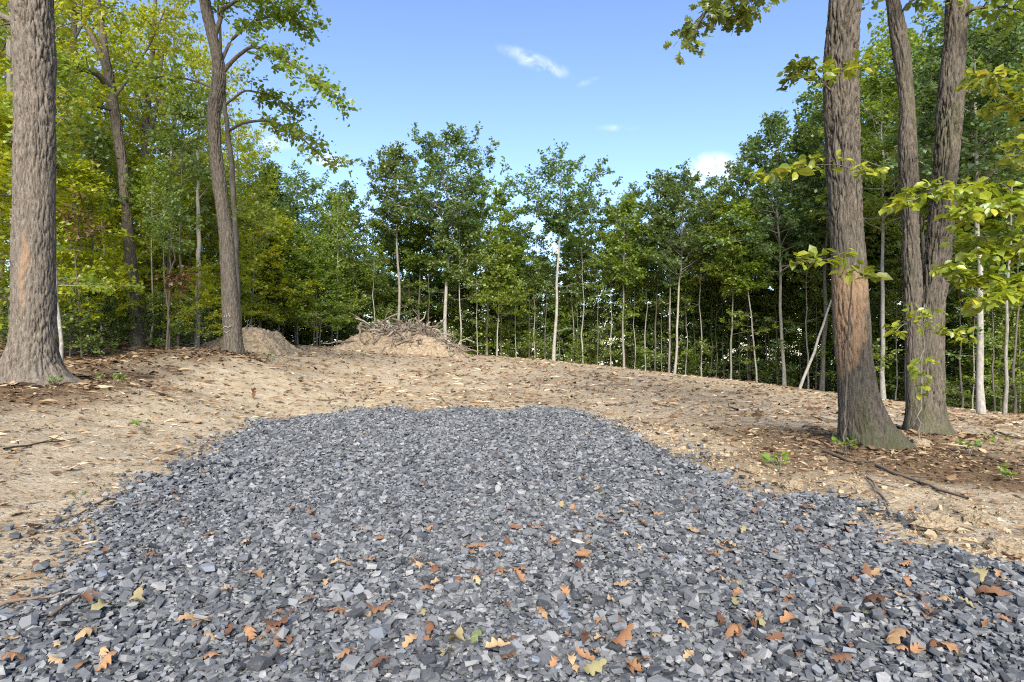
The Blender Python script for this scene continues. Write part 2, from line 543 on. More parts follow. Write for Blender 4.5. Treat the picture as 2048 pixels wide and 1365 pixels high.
def pad_z(x, y):
    s = np.clip(pad_sd(x, y), -.05, .3)
    z = ground_z(x, y)
    return np.maximum(z + .004 + .02 * np.clip(s / .3, 0, 1) + .018 * fbm(x * 1.3, y * 1.3, 2.0, 3), z - .01)


rng = np.random.default_rng(11)


def hull_proto(seed, npts, sx, sy, sz):
    r = random.Random(seed)
    bm = bmesh.new()
    for k in range(npts):
        a = 2 * math.pi * (k // 2 + .5 * r.random()) / (npts / 2) if k < npts else 0
        rad = r.uniform(.72, 1.0)
        zz = (1 if k % 2 else -1) * r.uniform(.55, 1.0)
        bm.verts.new((math.cos(a) * rad * sx, math.sin(a) * rad * sy, zz * sz + r.uniform(-.25, .25) * sz))
    res = bmesh.ops.convex_hull(bm, input=bm.verts)
    bmesh.ops.delete(bm, geom=list({g for g in res['geom_interior'] + res['geom_unused'] if isinstance(g, bmesh.types.BMVert)}), context='VERTS')
    bmesh.ops.triangulate(bm, faces=bm.faces)
    bm.verts.index_update()
    V = np.array([v.co for v in bm.verts])
    F = np.array([[v.index for v in f.verts] for f in bm.faces])
    bm.free()
    return V, F


STONES = [hull_proto(k, (8 if k % 3 else 10), .5, random.Random(k).uniform(.24, .44), random.Random(k + 99).uniform(.07, .19)) for k in range(36)]


def euler_mats(rx, ry, rz):
    cx, sx, cy, sy, cz, sz = np.cos(rx), np.sin(rx), np.cos(ry), np.sin(ry), np.cos(rz), np.sin(rz)
    m = np.empty((len(rx), 3, 3))
    m[:, 0, 0] = cz * cy; m[:, 0, 1] = cz * sy * sx - sz * cx; m[:, 0, 2] = cz * sy * cx + sz * sx
    m[:, 1, 0] = sz * cy; m[:, 1, 1] = sz * sy * sx + cz * cx; m[:, 1, 2] = sz * sy * cx - cz * sx
    m[:, 2, 0] = -sy; m[:, 2, 1] = cy * sx; m[:, 2, 2] = cy * cx
    return m


def place_protos(protos, pid, pos, rot, scl, rnd):
    Vs, Fs, Rs, off = [], [], [], 0
    for k, (V, F) in enumerate(protos):
        m = pid == k
        if not m.any(): continue
        v = np.einsum('nij,kj->nki', rot[m], V) * scl[m][:, None, None] + pos[m][:, None, :]
        n = m.sum()
        f = F[None] + (np.arange(n) * len(V))[:, None, None] + off
        off += n * len(V)
        Vs.append(v.reshape(-1, 3)); Fs.append(f.reshape(-1, 3)); Rs.append(np.repeat(rnd[m], len(V)))
    return np.concatenate(Vs), np.concatenate(Fs), np.concatenate(Rs)


# stones: denser and finer near the camera, the pad's far end is foreshortened
def scatter_pad(n, y0, y1, size, spill):
    x = rng.uniform(-5.9, 3.9, n); y = rng.uniform(y0, y1, n)
    sd = pad_sd(x, y)
    vis = np.abs(x) < y * .95 + 1.6
    ok = vis & ((sd > 0) | (rng.random(n) < spill * np.exp(sd / .15)))
    x, y = x[ok], y[ok]
    s = size * np.exp(rng.normal(0, .34, len(x)))
    return x, y, s


parts_ = [scatter_pad(76000, 2.0, 5.2, .037, .5), scatter_pad(62000, 5.2, 12.9, .047, .5), scatter_pad(11000, 2.1, 7.0, .021, .9), scatter_pad(6000, 2.1, 9, .056, .3)]
sx_ = np.concatenate([p[0] for p in parts_]); sy_ = np.concatenate([p[1] for p in parts_]); ss_ = np.clip(np.concatenate([p[2] for p in parts_]), .013, .11)
N = len(sx_)
tilt = rng.normal(0, .27, (N, 2))
tilt[rng.random(N) < .12] *= 2.2
sz_ = pad_z(sx_, sy_) + ss_ * rng.uniform(.02, .30, N) + rng.uniform(0, .012, N)
pos = np.stack([sx_, sy_, sz_], 1)
pid = rng.integers(0, len(STONES), N)
rot = euler_mats(tilt[:, 0], tilt[:, 1], rng.uniform(0, 6.283, N))
rndv = np.clip(rng.beta(1.7, 1.9, N), 0, 1)
# the 300 stones that show largest are objects of their own
show = ss_ / sy_
show[(np.abs(sx_) > sy_ * .85) | (sy_ < 2.36) | (pad_sd(sx_, sy_) < .02)] = 0
top = np.argsort(-show)[:300]
mask = np.ones(N, bool); mask[top] = False
def open_below(V, F):
    n_ = np.cross(V[F[:, 1]] - V[F[:, 0]], V[F[:, 2]] - V[F[:, 0]])
    n_ *= np.sign((n_ * (V[F].mean(1) - V.mean(0))).sum(1, keepdims=True))
    return V, F[norm(n_)[:, 2] > -.55]


gv, gf, gr = place_protos([open_below(*p_) for p_ in STONES], pid[mask], pos[mask], rot[mask], ss_[mask], rndv[mask])
gravel = obj('gravel', mk_mesh('gravel', gv, gf, {'rnd': gr}, False, M['stone']), pad)
tag(gravel, 'angular crushed slate gravel in greys and blue greys', kind='stuff')
stone_meshes = [mk_mesh('stone', V, F, None, False, M['stone_single']) for V, F in STONES]
for k in top:
    o = obj('stone', stone_meshes[pid[k]], pad, pos[k] + np.array([0, 0, ss_[k] * .1]), (tilt[k, 0], tilt[k, 1], rng.uniform(0, 6.28)), (ss_[k],) * 3)

# ------------------------------------------------------------------ trees: wood and leaves
KITE = (np.array([(0, 0, 0), (.48, -.34, .05), (1, 0, -.06), (.48, .34, .05)]), np.array([(0, 1, 3), (1, 2, 3)]))
OVAL = (np.array([(0, 0, 0), (.22, .26, .05), (.62, .30, .06), (1, 0, -.10), (.62, -.30, .06), (.22, -.26, .05), (.3, 0, 0), (.65, 0, -.02)]),
        np.array([(0, 6, 1), (1, 6, 7), (1, 7, 2), (2, 7, 3), (0, 5, 6), (5, 7, 6), (5, 4, 7), (4, 3, 7)]))
MAPLE = (np.array([(0, 0, 0), (.30, .10, .02), (.22, .48, .05), (.52, .30, .03), (1, 0, -.08), (.52, -.30, .03), (.22, -.48, .05), (.30, -.10, .02)]),
         np.array([(0, 1, 7), (1, 2, 3), (1, 3, 7), (7, 3, 5), (3, 4, 5), (7, 5, 6)]))


def oak_template(seed=1, curl=.25):
    r = random.Random(seed)
    prof = [(0, .015), (.10, .02), (.17, .16), (.24, .17), (.29, .06), (.40, .28), (.47, .33), (.52, .09), (.63, .30), (.71, .31), (.75, .10), (.85, .17), (.92, .14), (1, 0)]
    V, F = [], []
    for (x, w) in prof:
        j = r.uniform(.85, 1.15)
        z = curl * (.5 - x) ** 2
        for y in (w * j, 0, -w * j * r.uniform(.85, 1.15)):
            V.append((x + abs(y) * .18, y, z + abs(y) * curl * 1.3 + r.uniform(-.02, .02)))
    for k in range(len(prof) - 1):
        a, b = 3 * k, 3 * k + 3
        F += [(a, a + 1, b + 1), (a, b + 1, b), (a + 1, a + 2, b + 2), (a + 1, b + 2, b + 1)]
    return np.array(V), np.array(F)


OAK = oak_template(3, .15)


class Plant:
    """collects one plant's wood (quads) and leaves (triangles)"""

    def __init__(s, seed):
        s.rng = np.random.default_rng(seed)
        s.wv, s.wf, s.wn = [], [], 0
        s.tw = []          # twigs: start, direction, length
        s.lv, s.lf, s.lr, s.ln = [], [], [], 0

    def tube(s, path, rad, sides=6, cap=True):
        path = np.asarray(path, float); rad = np.asarray(rad, float)
        n = len(path)
        tan = norm(np.gradient(path, axis=0))
        ref = np.where(np.abs(tan[:, 2:3]) > .9, np.array([[1., 0, 0]]), np.array([[0, 0, 1.]]))
        if np.abs(tan[:, 2]).mean() > .6: ref = np.tile(np.array([[1., 0, 0]]), (n, 1))
        a = norm(np.cross(ref, tan)); b = np.cross(tan, a)
        th = np.linspace(0, 2 * np.pi, sides, endpoint=False)
        ring = path[:, None] + rad[:, None, None] * (np.cos(th)[None, :, None] * a[:, None] + np.sin(th)[None, :, None] * b[:, None])
        i = np.arange(n * sides).reshape(n, sides) + s.wn
        j = np.roll(i, -1, 1)
        f = np.stack([i[:-1], j[:-1], j[1:], i[1:]], -1).reshape(-1, 4)
        s.wv.append(ring.reshape(-1, 3)); s.wf.append(f); s.wn += n * sides

    def limb(s, path, r0, sides=5, subs=8, sub_len=1.0, twigs=6, twig_len=.45, start=.25, lift=.15, r1=.25, flat=.3, wood_subs=True):
        """a limb along path, with side branches that carry leafy twigs"""
        rg = s.rng
        path = np.asarray(path, float)
        n = len(path)
        if r0 > 0: s.tube(path, np.linspace(r0, r0 * r1, n), sides)
        tt = np.linspace(0, 1, n)
        tan = norm(np.gradient(path, axis=0))
        for k in range(subs):
            t = start + (1 - start) * (k + rg.random()) / subs
            if k == subs - 1: t = 1.0
            p = np.array([np.interp(t, tt, path[:, c]) for c in range(3)])
            d = norm(np.array([np.interp(t, tt, tan[:, c]) for c in range(3)]))
            lat = norm(np.cross(d, [0, 0, 1]) + 1e-6) * (1 if k % 2 else -1)
            if abs(d[2]) > .85:
                az = rg.uniform(0, 6.283); lat = np.array([math.cos(az), math.sin(az), 0])
            dd = norm(d * rg.uniform(.3, .9) + lat * (0 if k == subs - 1 else rg.uniform(.5, 1.1)) + np.array([0, 0, lift + rg.normal(0, flat)]))
            L = sub_len * (1 - .45 * t) * rg.uniform(.6, 1.25)
            q = np.linspace(0, 1, 4)[:, None]
            sp = p + dd * L * q + np.array([0, 0, -.10 * L]) * q ** 2 + rg.normal(0, .03 * L, (4, 3)) * (q > 0)
            if wood_subs and r0 > 0: s.tube(sp[[0, 2, 3]], np.array([max(r0 * .32, .006), .006, .004]), 3)
            m = twigs
            f = rg.uniform(.15, 1.0, m)
            st = np.stack([np.interp(f * 3, [0, 1, 2, 3], sp[:, c]) for c in range(3)], 1)
            sgn = np.where(np.arange(m) % 2, 1, -1)[:, None]
            lat2 = norm(np.cross(dd, [0, 0, 1]) + 1e-6)
            td = norm(dd * rg.uniform(.2, 1, (m, 1)) + lat2 * sgn * rg.uniform(.3, 1, (m, 1)) + rg.normal(0, flat, (m, 3)) * np.array([.5, .5, 1]))
            s.tw.append(np.concatenate([st, td, (twig_len * rg.uniform(.6, 1.3, m))[:, None]], 1))

    def leaves(s, per_twig, size, tpl=KITE, tilt=.8, droop=.1, bias=0.0, spread=.12, lo=0.0, hi=1.0):
        if not s.tw: return
        rg = s.rng
        T = np.concatenate(s.tw); s.tw = []
        m = len(T)
        st, td, tl = T[:, :3], T[:, 3:6], T[:, 6]
        t = rg.uniform(.05, 1.0, (m, per_twig))
        p = st[:, None] + td[:, None] * (tl[:, None] * t)[..., None] + rg.normal(0, spread, (m, per_twig, 3)) * tl[:, None, None]
        lat = norm(np.cross(td, [0, 0, 1]) + 1e-6)
        sg = rg.choice([-1, 1], (m, per_twig, 1))
        d = norm(td[:, None] * rg.uniform(.1, .9, (m, per_twig, 1)) + lat[:, None] * sg * rg.uniform(.2, 1, (m, per_twig, 1)) + rg.normal(0, .35, (m, per_twig, 3)) - np.array([0, 0, droop]))
        nrm = np.array([0, 0, 1.0]) + rg.normal(0, tilt, (m, per_twig, 3))
        y = norm(np.cross(nrm, d)); z = np.cross(d, y)
        sz = size * np.exp(rg.normal(0, .22, (m, per_twig)))
        clump = rg.random((m, 1)) * .4
        rr = np.clip(clump + rg.random((m, per_twig)) * .6 + bias, lo, hi)
        V, F = tpl
        B = np.stack([d, y, z], -2).reshape(-1, 3, 3) * sz.reshape(-1, 1, 1)
        v = np.einsum('kc,nci->nki', V, B) + p.reshape(-1, 1, 3)
        n = len(v)
        s.lv.append(v.reshape(-1, 3)); s.lf.append((F[None] + (np.arange(n) * len(V))[:, None, None]).reshape(-1, 3) + s.ln)
        s.lr.append(np.repeat(rr.ravel(), len(V))); s.ln += n * len(V)

    def wood_mesh(s, mat, bare=None, moss=None):
        V = np.concatenate(s.wv)
        at_ = {}
        if bare is not None: at_['bare'] = bare(V)
        if moss is not None: at_['moss'] = moss(V)
        return mk_mesh('trunk', V, np.concatenate(s.wf), at_, True, mat)

    def leaf_mesh(s, mat, name='crown'):
        return mk_mesh(name, np.concatenate(s.lv), np.concatenate(s.lf), {'rnd': np.concatenate(s.lr)}, False, mat)


PROF = {
    'oval': lambda t: max(.12, math.sin(math.pi * min(1, t * .86 + .10)) ** .75),
    'fan': lambda t: max(.10, (min(1, t / .62) ** .9) * (1 if t < .68 else max(.15, 1 - ((t - .68) / .36) ** 2))),
    'layer': lambda t: max(.2, (1 - t * .75)),
    'dome': lambda t: max(.15, math.sqrt(max(0, 1 - (max(0, t - .35) / .68) ** 2))),
    'cone': lambda t: max(.08, 1 - t),
}


def grow_tree(seed, H, cb, Rad, r0, prof='oval', limbs=26, subs=6, twigs=5, per=9, leaf=.2, elev=(20, 55), lean=(0, 0), bend=.12, tpl=KITE, tilt=.8,
              bias=0.0, sides=9, sub_k=.42, twig_len=.5, lower=0):
    P = Plant(seed)
    rg = P.rng
    n = 14
    z = np.linspace(0, 1, n)
    wob = np.cumsum(rg.normal(0, bend, (n, 2)), 0) * (H / n) * .35
    wob -= wob[0]
    path = np.stack([lean[0] * z ** 1.2 + wob[:, 0], lean[1] * z ** 1.2 + wob[:, 1], z * H * .98 - .25 * (z == 0)], 1)
    rad = r0 * (1 - .86 * z ** 1.1); rad[0] *= 1.35
    P.tube(path, rad, sides)
    trunk = lambda h: np.array([np.interp(h, path[:, 2], path[:, c]) for c in range(3)])
    az = rg.uniform(0, 6.283)
    zc = cb * H
    for k in range(limbs):
        t = (k + rg.random()) / limbs
        az += 2.4 + rg.normal(0, .35)
        L = Rad * PROF[prof](t) * rg.uniform(.72, 1.16)
        el = R(elev[0] + (elev[1] - elev[0]) * t + rg.normal(0, 6))
        tip_h = zc + t * (H - zc)
        rise = math.tan(el) * L
        h0 = max(zc * .72, min(tip_h - rise * .8, H * .96))
        b = trunk(h0)
        e = np.array([b[0] + math.cos(az) * L, b[1] + math.sin(az) * L, tip_h + rg.normal(0, .1)])
        q = np.linspace(0, 1, 6)[:, None]
        lp = b + (e - b) * q
        lp[:, 2] += np.sin(q[:, 0] * np.pi) * rg.uniform(-.10, .12) * L
        lp += rg.normal(0, .03 * L, lp.shape) * np.minimum(q * 2, 1)
        rr = max(.012, r0 * .40 * (1 - .75 * t) * (.5 + .5 * L / Rad))
        P.limb(lp, rr, 5, subs, sub_k * L + .25, twigs, twig_len, .28, flat=.3)
    P.limb(np.stack([trunk(h) for h in np.linspace(zc + .7 * (H - zc), H * .98, 6)]), 0.0, 4, 5, Rad * .35 + .2, twigs, twig_len, .1)
    P.leaves(per, leaf, tpl, tilt, bias=bias)
    # stray low leafy shoots on the trunk
    for k in range(lower):
        h = rg.uniform(.12, .9) * zc
        a = rg.uniform(0, 6.283)
        b = trunk(h)
        L = rg.uniform(.6, 1.9)
        e = b + np.array([math.cos(a) * L, math.sin(a) * L, rg.uniform(.0, .5)])
        P.limb(np.linspace(b, e, 4), .012, 3, 3, .4, 4, .35, .3)
    if lower: P.leaves(7, leaf * .8, tpl, tilt, bias=bias + .1)
    return P


TREES = []     # (root, kind words, u, d) for the labels


def put_tree(name, P_or_meshes, loc, rz=0.0, scale=(1, 1, 1), bark='bark_grey', leafm='leaf_canopy', crown='crown'):
    if isinstance(P_or_meshes, Plant):
        wm, lm = P_or_meshes.wood_mesh(M[bark]), P_or_meshes.leaf_mesh(M[leafm], crown)
    else:
        wm, lm = P_or_meshes
    root = empty(name, loc, rz)
    root.scale = scale
    obj('trunk', wm, root)
    obj(crown, lm, root)
    return root


# ---- the edge of the wood across the clearing: one row per tree read off the photograph
# (u of base, depth, v of crown top, crown half-width px, crown base fraction, trunk radius m, profile, bark, leaves, limbs, label)
EDGE = [
    (889, 39, 262, 78, .50, .19, 'dome', 'bark_pale', 'leaf_blue', 34, 'tallest tree behind the brush pile, pale trunk and broad domed dark green crown', (.2, 0)),
    (797, 42, 298, 52, .50, .17, 'oval', 'bark_grey', 'leaf_canopy', 26, 'tall grey-trunked tree rising straight behind the middle of the brush pile', (-.25, 0)),
    (836, 43, 405, 42, .48, .14, 'oval', 'bark_far_dark', 'leaf_mid', 18, 'dark thin trunked tree squeezed between the two tallest trees over the brush pile', (.3, 0)),
    (921, 39, 430, 40, .45, .085, 'oval', 'bark_pale', 'leaf_canopy', 14, 'thin pale pole tree just right of the brush pile', (.05, 0)),
    (974, 42, 372, 60, .45, .13, 'dome', 'bark_grey', 'leaf_mid', 24, 'round crowned tree standing between the brush pile and the tall tree that stands alone', (0, 0)),
    (993, 40, 495, 48, .42, .075, 'layer', 'bark_pale', 'leaf_mid', 16, 'short light green tree with thin pale stem beneath the round crowned tree', (.1, 0)),
    (1107, 39, 312, 84, .54, .165, 'fan', 'bark_pale', 'leaf_blue', 27, 'tall airy fan-crowned tree standing alone against the sky, bare pale trunk', (.5, 0)),
    (1248, 41, 400, 46, .44, .12, 'oval', 'bark_grey', 'leaf_mid', 22, 'light green tree with straight pale trunk, right of the tall airy tree', (.1, 0)),
    (1348, 40, 341, 68, .46, .13, 'dome', 'bark_pale', 'leaf_blue', 28, 'domed tree on a slightly leaning pale trunk below the small white cloud', (.9, 0)),
    (1338, 41, 362, 52, .5, .11, 'oval', 'bark_grey', 'leaf_canopy', 18, 'straight companion trunk just left of the leaning pale trunk', (.1, 0)),
    (1461, 38, 400, 52, .42, .095, 'oval', 'bark_grey', 'leaf_mid', 20, 'thin straight tree in front of the darker wood, right of the domed tree', (.15, 0)),
    (1514, 37, 410, 44, .45, .08, 'oval', 'bark_pale', 'leaf_mid', 16, 'slender pale stem leaning to the left at the clearing edge', (-1.1, 0)),
    (1569, 36, 235, 84, .40, .16, 'dome', 'bark_grey', 'leaf_blue', 34, 'large tree with thick grey trunk and high crown left of the near right trunk', (-.1, 0)),
    (1643, 35, 165, 78, .45, .20, 'dome', 'bark_far_dark', 'leaf_canopy', 30, 'dark leaning trunk tree right beside the near tan scarred trunk', (.5, 0)),
    (1767, 29, 95, 92, .45, .16, 'dome', 'bark_pale', 'leaf_mid', 32, 'tall pale-trunked tree seen between the near trunks on the right', (0, 0)),
    (1963, 23, 40, 110, .52, .19, 'dome', 'bark_pale', 'leaf_blue', 32, 'smooth pale straight trunk standing at the far right of the clearing', (-.15, 0)),
    (2008, 24, 60, 90, .45, .10, 'oval', 'bark_grey', 'leaf_canopy', 20, 'thin grey trunk next to the smooth pale trunk at the right', (.1, 0)),
    (600, 44, 345, 78, .35, .2, 'dome', 'bark_far_dark', 'leaf_blue', 34, 'broad dark green tree top above the gap between the mounds', (0, 0)),
    (690, 46, 376, 66, .35, .17, 'dome', 'bark_far_dark', 'leaf_blue', 28, 'rounded dark green tree left of the tall trees behind the brush pile', (0, 0)),
    (543, 38, 338, 50, .25, .17, 'cone', 'bark_far_dark', 'leaf_blue', 34, 'dark pointed evergreen next to the yellow leaves of the left wood', (0, 0)),
    (1050, 47, 455, 60, .35, .14, 'oval', 'bark_far_dark', 'leaf_canopy', 22, 'low dark tree left of the tall airy tree', (0, 0)),
    (1180, 46, 392, 58, .38, .14, 'dome', 'bark_far_dark', 'leaf_canopy', 24, 'dark green tree behind and right of the tall airy tree', (0, 0)),
    (1265, 47, 376, 48, .4, .14, 'dome', 'bark_far_dark', 'leaf_blue', 22, 'dark tree top peeping over the light green tree', (0, 0)),
    (1420, 45, 372, 58, .38, .15, 'dome', 'bark_far_dark', 'leaf_canopy', 24, 'green tree top just below and right of the white cloud puff', (0, 0)),
    (1500, 43, 292, 70, .38, .16, 'dome', 'bark_far_dark', 'leaf_canopy', 28, 'high green tree right of the white cloud puff', (0, 0)),
    (1850, 31, 20, 110, .38, .18, 'dome', 'bark_far_dark', 'leaf_mid', 32, 'tall green tree filling the gap behind the near twin trunks', (0, 0)),
    (1700, 38, 150, 90, .35, .17, 'dome', 'bark_far_dark', 'leaf_canopy', 30, 'tall leafy tree hidden behind the near tan scarred trunk', (0, 0)),
]
for k, (u, d, vt, hw, cb, r0, prof, bark, lm, limbs, label, lean) in enumerate(EDGE):
    p = at(u, d)
    H = CAM_H + (682.5 - vt) / FPX * d - p[2]
    Rad = hw / FPX * d * 1.18
    big_ = H > 16
    P = grow_tree(100 + k, H, min(.62, cb + .08), Rad, r0 * .68, prof, limbs, 7 if prof != 'fan' else 6, 6 if prof != 'fan' else 5, 10 if prof != 'fan' else 11, .175 if prof != 'fan' else .17, (22, 58) if prof != 'cone' else (-8, 20), lean, lower=5)
    root = put_tree('tree', P, p, 0, (1, 1, 1), bark, lm)
    tag(root, label, 'tree', 'trees along the far edge of the clearing')

# ---- shared kinds for the rows behind, saplings, understory and shrubs
def protos(seed, n, bark, lm, **kw):
    out = []
    for k in range(n):
        P = grow_tree(seed + k, **{a: (b(k) if callable(b) else b) for a, b in kw.items()})
        out.append((P.wood_mesh(M[bark]), P.leaf_mesh(M[lm])))
    return out


K_CANOPY = protos(300, 3, 'bark_far_dark', 'leaf_canopy', H=15, cb=.33, Rad=3.0, r0=.18, prof='dome', limbs=32, subs=7, twigs=6, per=9, leaf=.23)
K_CANOPY += protos(310, 2, 'bark_grey', 'leaf_mid', H=14, cb=.36, Rad=2.6, r0=.15, prof='oval', limbs=28, subs=7, twigs=6, per=9, leaf=.22)
K_LAYER = protos(320, 3, 'bark_grey', 'leaf_mid', H=6.5, cb=.22, Rad=2.1, r0=.055, prof='layer', limbs=22, subs=6, twigs=6, per=8, leaf=.14, elev=(4, 38), sub_k=.5)
K_LAYER += protos(330, 2, 'bark_far_dark', 'leaf_canopy', H=6.0, cb=.2, Rad=2.0, r0=.05, prof='oval', limbs=20, subs=6, twigs=6, per=8, leaf=.15, elev=(10, 45), sub_k=.5)
K_POLE = protos(340, 3, 'bark_pale', 'leaf_mid', H=9, cb=.68, Rad=1.0, r0=.055, prof='oval', limbs=12, subs=4, twigs=4, per=7, leaf=.16, bend=.2, lower=4)
K_POLE += protos(350, 2, 'bark_far_dark', 'leaf_canopy', H=9, cb=.64, Rad=1.1, r0=.06, prof='oval', limbs=12, subs=4, twigs=4, per=7, leaf=.16, bend=.2, lower=6)
K_SHRUB = protos(360, 4, 'bark_far_dark', 'leaf_canopy', H=2.2, cb=.1, Rad=1.2, r0=.03, prof='dome', limbs=18, subs=4, twigs=5, per=7, leaf=.12, elev=(10, 55), twig_len=.35)
K_SHRUBL = protos(365, 3, 'bark_far_dark', 'leaf_mid', H=2.4, cb=.1, Rad=1.3, r0=.03, prof='dome', limbs=18, subs=4, twigs=5, per=7, leaf=.12, elev=(10, 55), twig_len=.35)
K_MAPLE = protos(370, 3, 'bark_far_dark', 'leaf_yellow', H=7.0, cb=.18, Rad=2.4, r0=.05, prof='layer', limbs=24, subs=6, twigs=6, per=7, leaf=.135, elev=(2, 30), sub_k=.48, tpl=MAPLE, tilt=.55, twig_len=.4)
K_LEFT = protos(380, 3, 'bark_grey', 'leaf_yellow', H=14, cb=.38, Rad=3.0, r0=.15, prof='oval', limbs=28, subs=7, twigs=6, per=8, leaf=.14, tpl=KITE, twig_len=.55)
K_LEFTG = protos(390, 2, 'bark_far_dark', 'leaf_mid', H=15, cb=.35, Rad=3.2, r0=.17, prof='dome', limbs=28, subs=7, twigs=6, per=8, leaf=.165)

ORD = 'first second third fourth fifth sixth seventh eighth ninth tenth eleventh twelfth thirteenth fourteenth fifteenth sixteenth seventeenth eighteenth nineteenth twentieth'.split()
ORD += ['twenty-' + w for w in ORD[:9]] + ['thirtieth'] + ['thirty-' + w for w in ORD[:9]] + ['fortieth'] + ['forty-' + w for w in ORD[:9]] + ['fiftieth'] + ['fifty-' + w for w in ORD[:9]]
SECT = [(-1e9, 120, 'behind the thick oak'), (120, 480, 'in the left wood'), (480, 655, 'behind the small dirt mound'), (655, 940, 'behind the brush pile'),
        (940, 1110, 'left of the tall airy tree'), (1110, 1350, 'right of the tall airy tree'), (1350, 1600, 'left of the scarred trunk'),
        (1600, 1e9, 'behind the right trunks')]
LAB = {}
rg = np.random.default_rng(77)


def scatter_kind(kinds, spots, name, desc, group, hrange, wscale=(.85, 1.2)):
    for (u, d, h) in spots:
        p = at(u, d)
        wm, lm = kinds[rg.integers(len(kinds))]
        H0 = max(v.co.z for v in wm.vertices) if wm.name not in LAB else 0
        s = h / max(H0, 1)
        w = s * rg.uniform(*wscale)
        root = put_tree(name, (wm, lm), p, rg.uniform(0, 6.283), (w, w, s))
        TREES.append((root, desc, group, u, name))


def jit(a, s):
    return a + rg.uniform(-s, s)


edge_d = lambda u: float(np.interp(u, [400, 600, 900, 1100, 1300, 1500, 1660, 1800, 1900, 2050, 2300], [32, 38, 41, 42, 43, 41, 37, 33, 29, 25, 22]))
top_v = lambda u: float(np.interp(u, [400, 560, 660, 725, 800, 900, 1000, 1060, 1100, 1200, 1340, 1450, 1560, 1640, 1750, 1850, 2050, 2300], [300, 375, 395, 400, 400, 400, 430, 495, 505, 425, 395, 400, 310, 250, 160, 90, 30, 0]))
# second and third rows of canopy trees
back = []
for row, (dd, du, drop) in enumerate([(6, 84, 25), (13, 120, 55), (22, 150, 95)]):
    for u in np.arange(500 + 30 * row, 2200, du):
        uu = jit(u, 22)
        d = edge_d(uu) + dd + rg.uniform(-1.5, 1.5)
        p = at(uu, d)
        back.append((uu, d, max(6.0, CAM_H + (682.5 - top_v(uu) - drop - rg.uniform(-15, 35)) / FPX * d - p[2])))
scatter_kind(K_CANOPY, back, 'tree', 'dark tree deep inside', 'trees deep in the wood', None, (.8, 1.05))
# pole saplings along the edge
pol = [(u, edge_d(u) - rg.uniform(-2.5, 1.5), rg.uniform(6, 10)) for u in
       [505, 522, 548, 566, 580, 590, 612, 628, 640, 648, 672, 706, 750, 860, 955, 1004, 1022, 1032, 1058, 1070, 1090, 1146, 1156, 1166, 1195, 1208, 1222, 1270, 1290, 1310, 1325, 1372, 1390, 1404, 1420, 1432, 1448, 1480, 1496, 1530, 1540, 1556, 1600, 1616, 1632, 1740, 1755, 1790, 1812, 1925, 1945, 1990, 2030]]
scatter_kind(K_POLE, pol, 'sapling', 'slim pole sapling', 'pole saplings at the wood edge', None, (.8, 1.1))
# layered understory along the edge
und = [(jit(u, 14), edge_d(u) + rg.uniform(2.5, 7.0), rg.uniform(4.5, 8.0)) for u in np.arange(500, 2150, 44)]
und += [(jit(u, 14), edge_d(u) + rg.uniform(5, 12), rg.uniform(4.5, 7.5)) for u in np.arange(510, 2150, 62)]
scatter_kind(K_LAYER, und, 'understory_tree', 'small layered understory tree', 'small trees under the canopy', None)
shr = [(jit(u, 12), edge_d(u) + rg.uniform(.8, 4.0), rg.uniform(1.0, 2.2)) for u in np.arange(500, 2140, 44)]
scatter_kind(K_SHRUB + K_SHRUBL, shr, 'shrub', 'low leafy shrub', 'low shrubs at the wood edge', None)
# bushy light green small trees left of the brush pile
scatter_kind(K_LAYER[:3], [(520, 33, 6.2), (556, 34, 5.6), (596, 35, 6.6), (634, 36, 5.2), (664, 39, 5.6)], 'understory_tree', 'bushy light green small tree', 'bushy small trees by the mounds', None, (1.0, 1.25))
# ---- the left wood: yellow green maples below, taller trees above
map_ = [(150, 16.5, 5.2), (178, 23, 7.0), (338, 22, 6.6), (385, 24.5, 7.2), (420, 26.5, 6.6), (500, 32, 6.8), (262, 25, 8.0), (120, 21, 8.0), (30, 15.5, 6.5), (-40, 14.5, 6.5), (360, 26, 8.5), (210, 27, 9), (420, 31.5, 8.5), (540, 34, 7.5), (80, 25, 9.0), (300, 29, 8), (395, 19.0, 2.6)]
scatter_kind(K_MAPLE, map_, 'maple_tree', 'yellow green layered young maple', 'young maples in the left wood', None, (.95, 1.2))
lft = [(150, 24, 15), (30, 18, 14), (-40, 20, 15), (225, 28, 16), (340, 24, 14), (400, 30, 15), (470, 34, 13)]
scatter_kind(K_LEFT, lft, 'tree', 'tall yellow green tree', 'tall trees of the left wood', None, (.8, 1.05))
lfg = [(100, 31, 16), (290, 34, 15), (440, 40, 13), (0, 28, 18), (500, 38, 12.5), (210, 38, 12), (370, 42, 12), (120, 42, 12), (-60, 30, 18)]
scatter_kind(K_LEFTG, lfg, 'tree', 'green tree far back', 'far trees of the left wood', None, (.8, 1.05))
scatter_kind(K_SHRUB, [(140, 15.5, 1.5), (190, 18, 1.7), (320, 19, 1.6), (360, 21, 1.5), (405, 24.5, 1.8), (160, 23, 2.4), (260, 25, 2.4), (340, 27, 2.6), (420, 30, 2.4), (470, 33, 2.2), (100, 22, 2.4), (40, 15.5, 1.8), (210, 30, 2.8), (300, 33, 2.8)], 'shrub', 'low leafy shrub', 'low shrubs in the left wood', None)
scatter_kind(K_POLE, [(355, 19, 8), (300, 18.5, 5.5), (325, 20, 6), (376, 22, 7), (120, 12.8, 6.5), (180, 18, 6.5), (205, 20, 7), (338, 17.6, 4.5), (418, 24, 7), (500, 28, 6.5)], 'sapling', 'slim pole sapling', 'thin saplings in the left wood', None, (.8, 1.1))


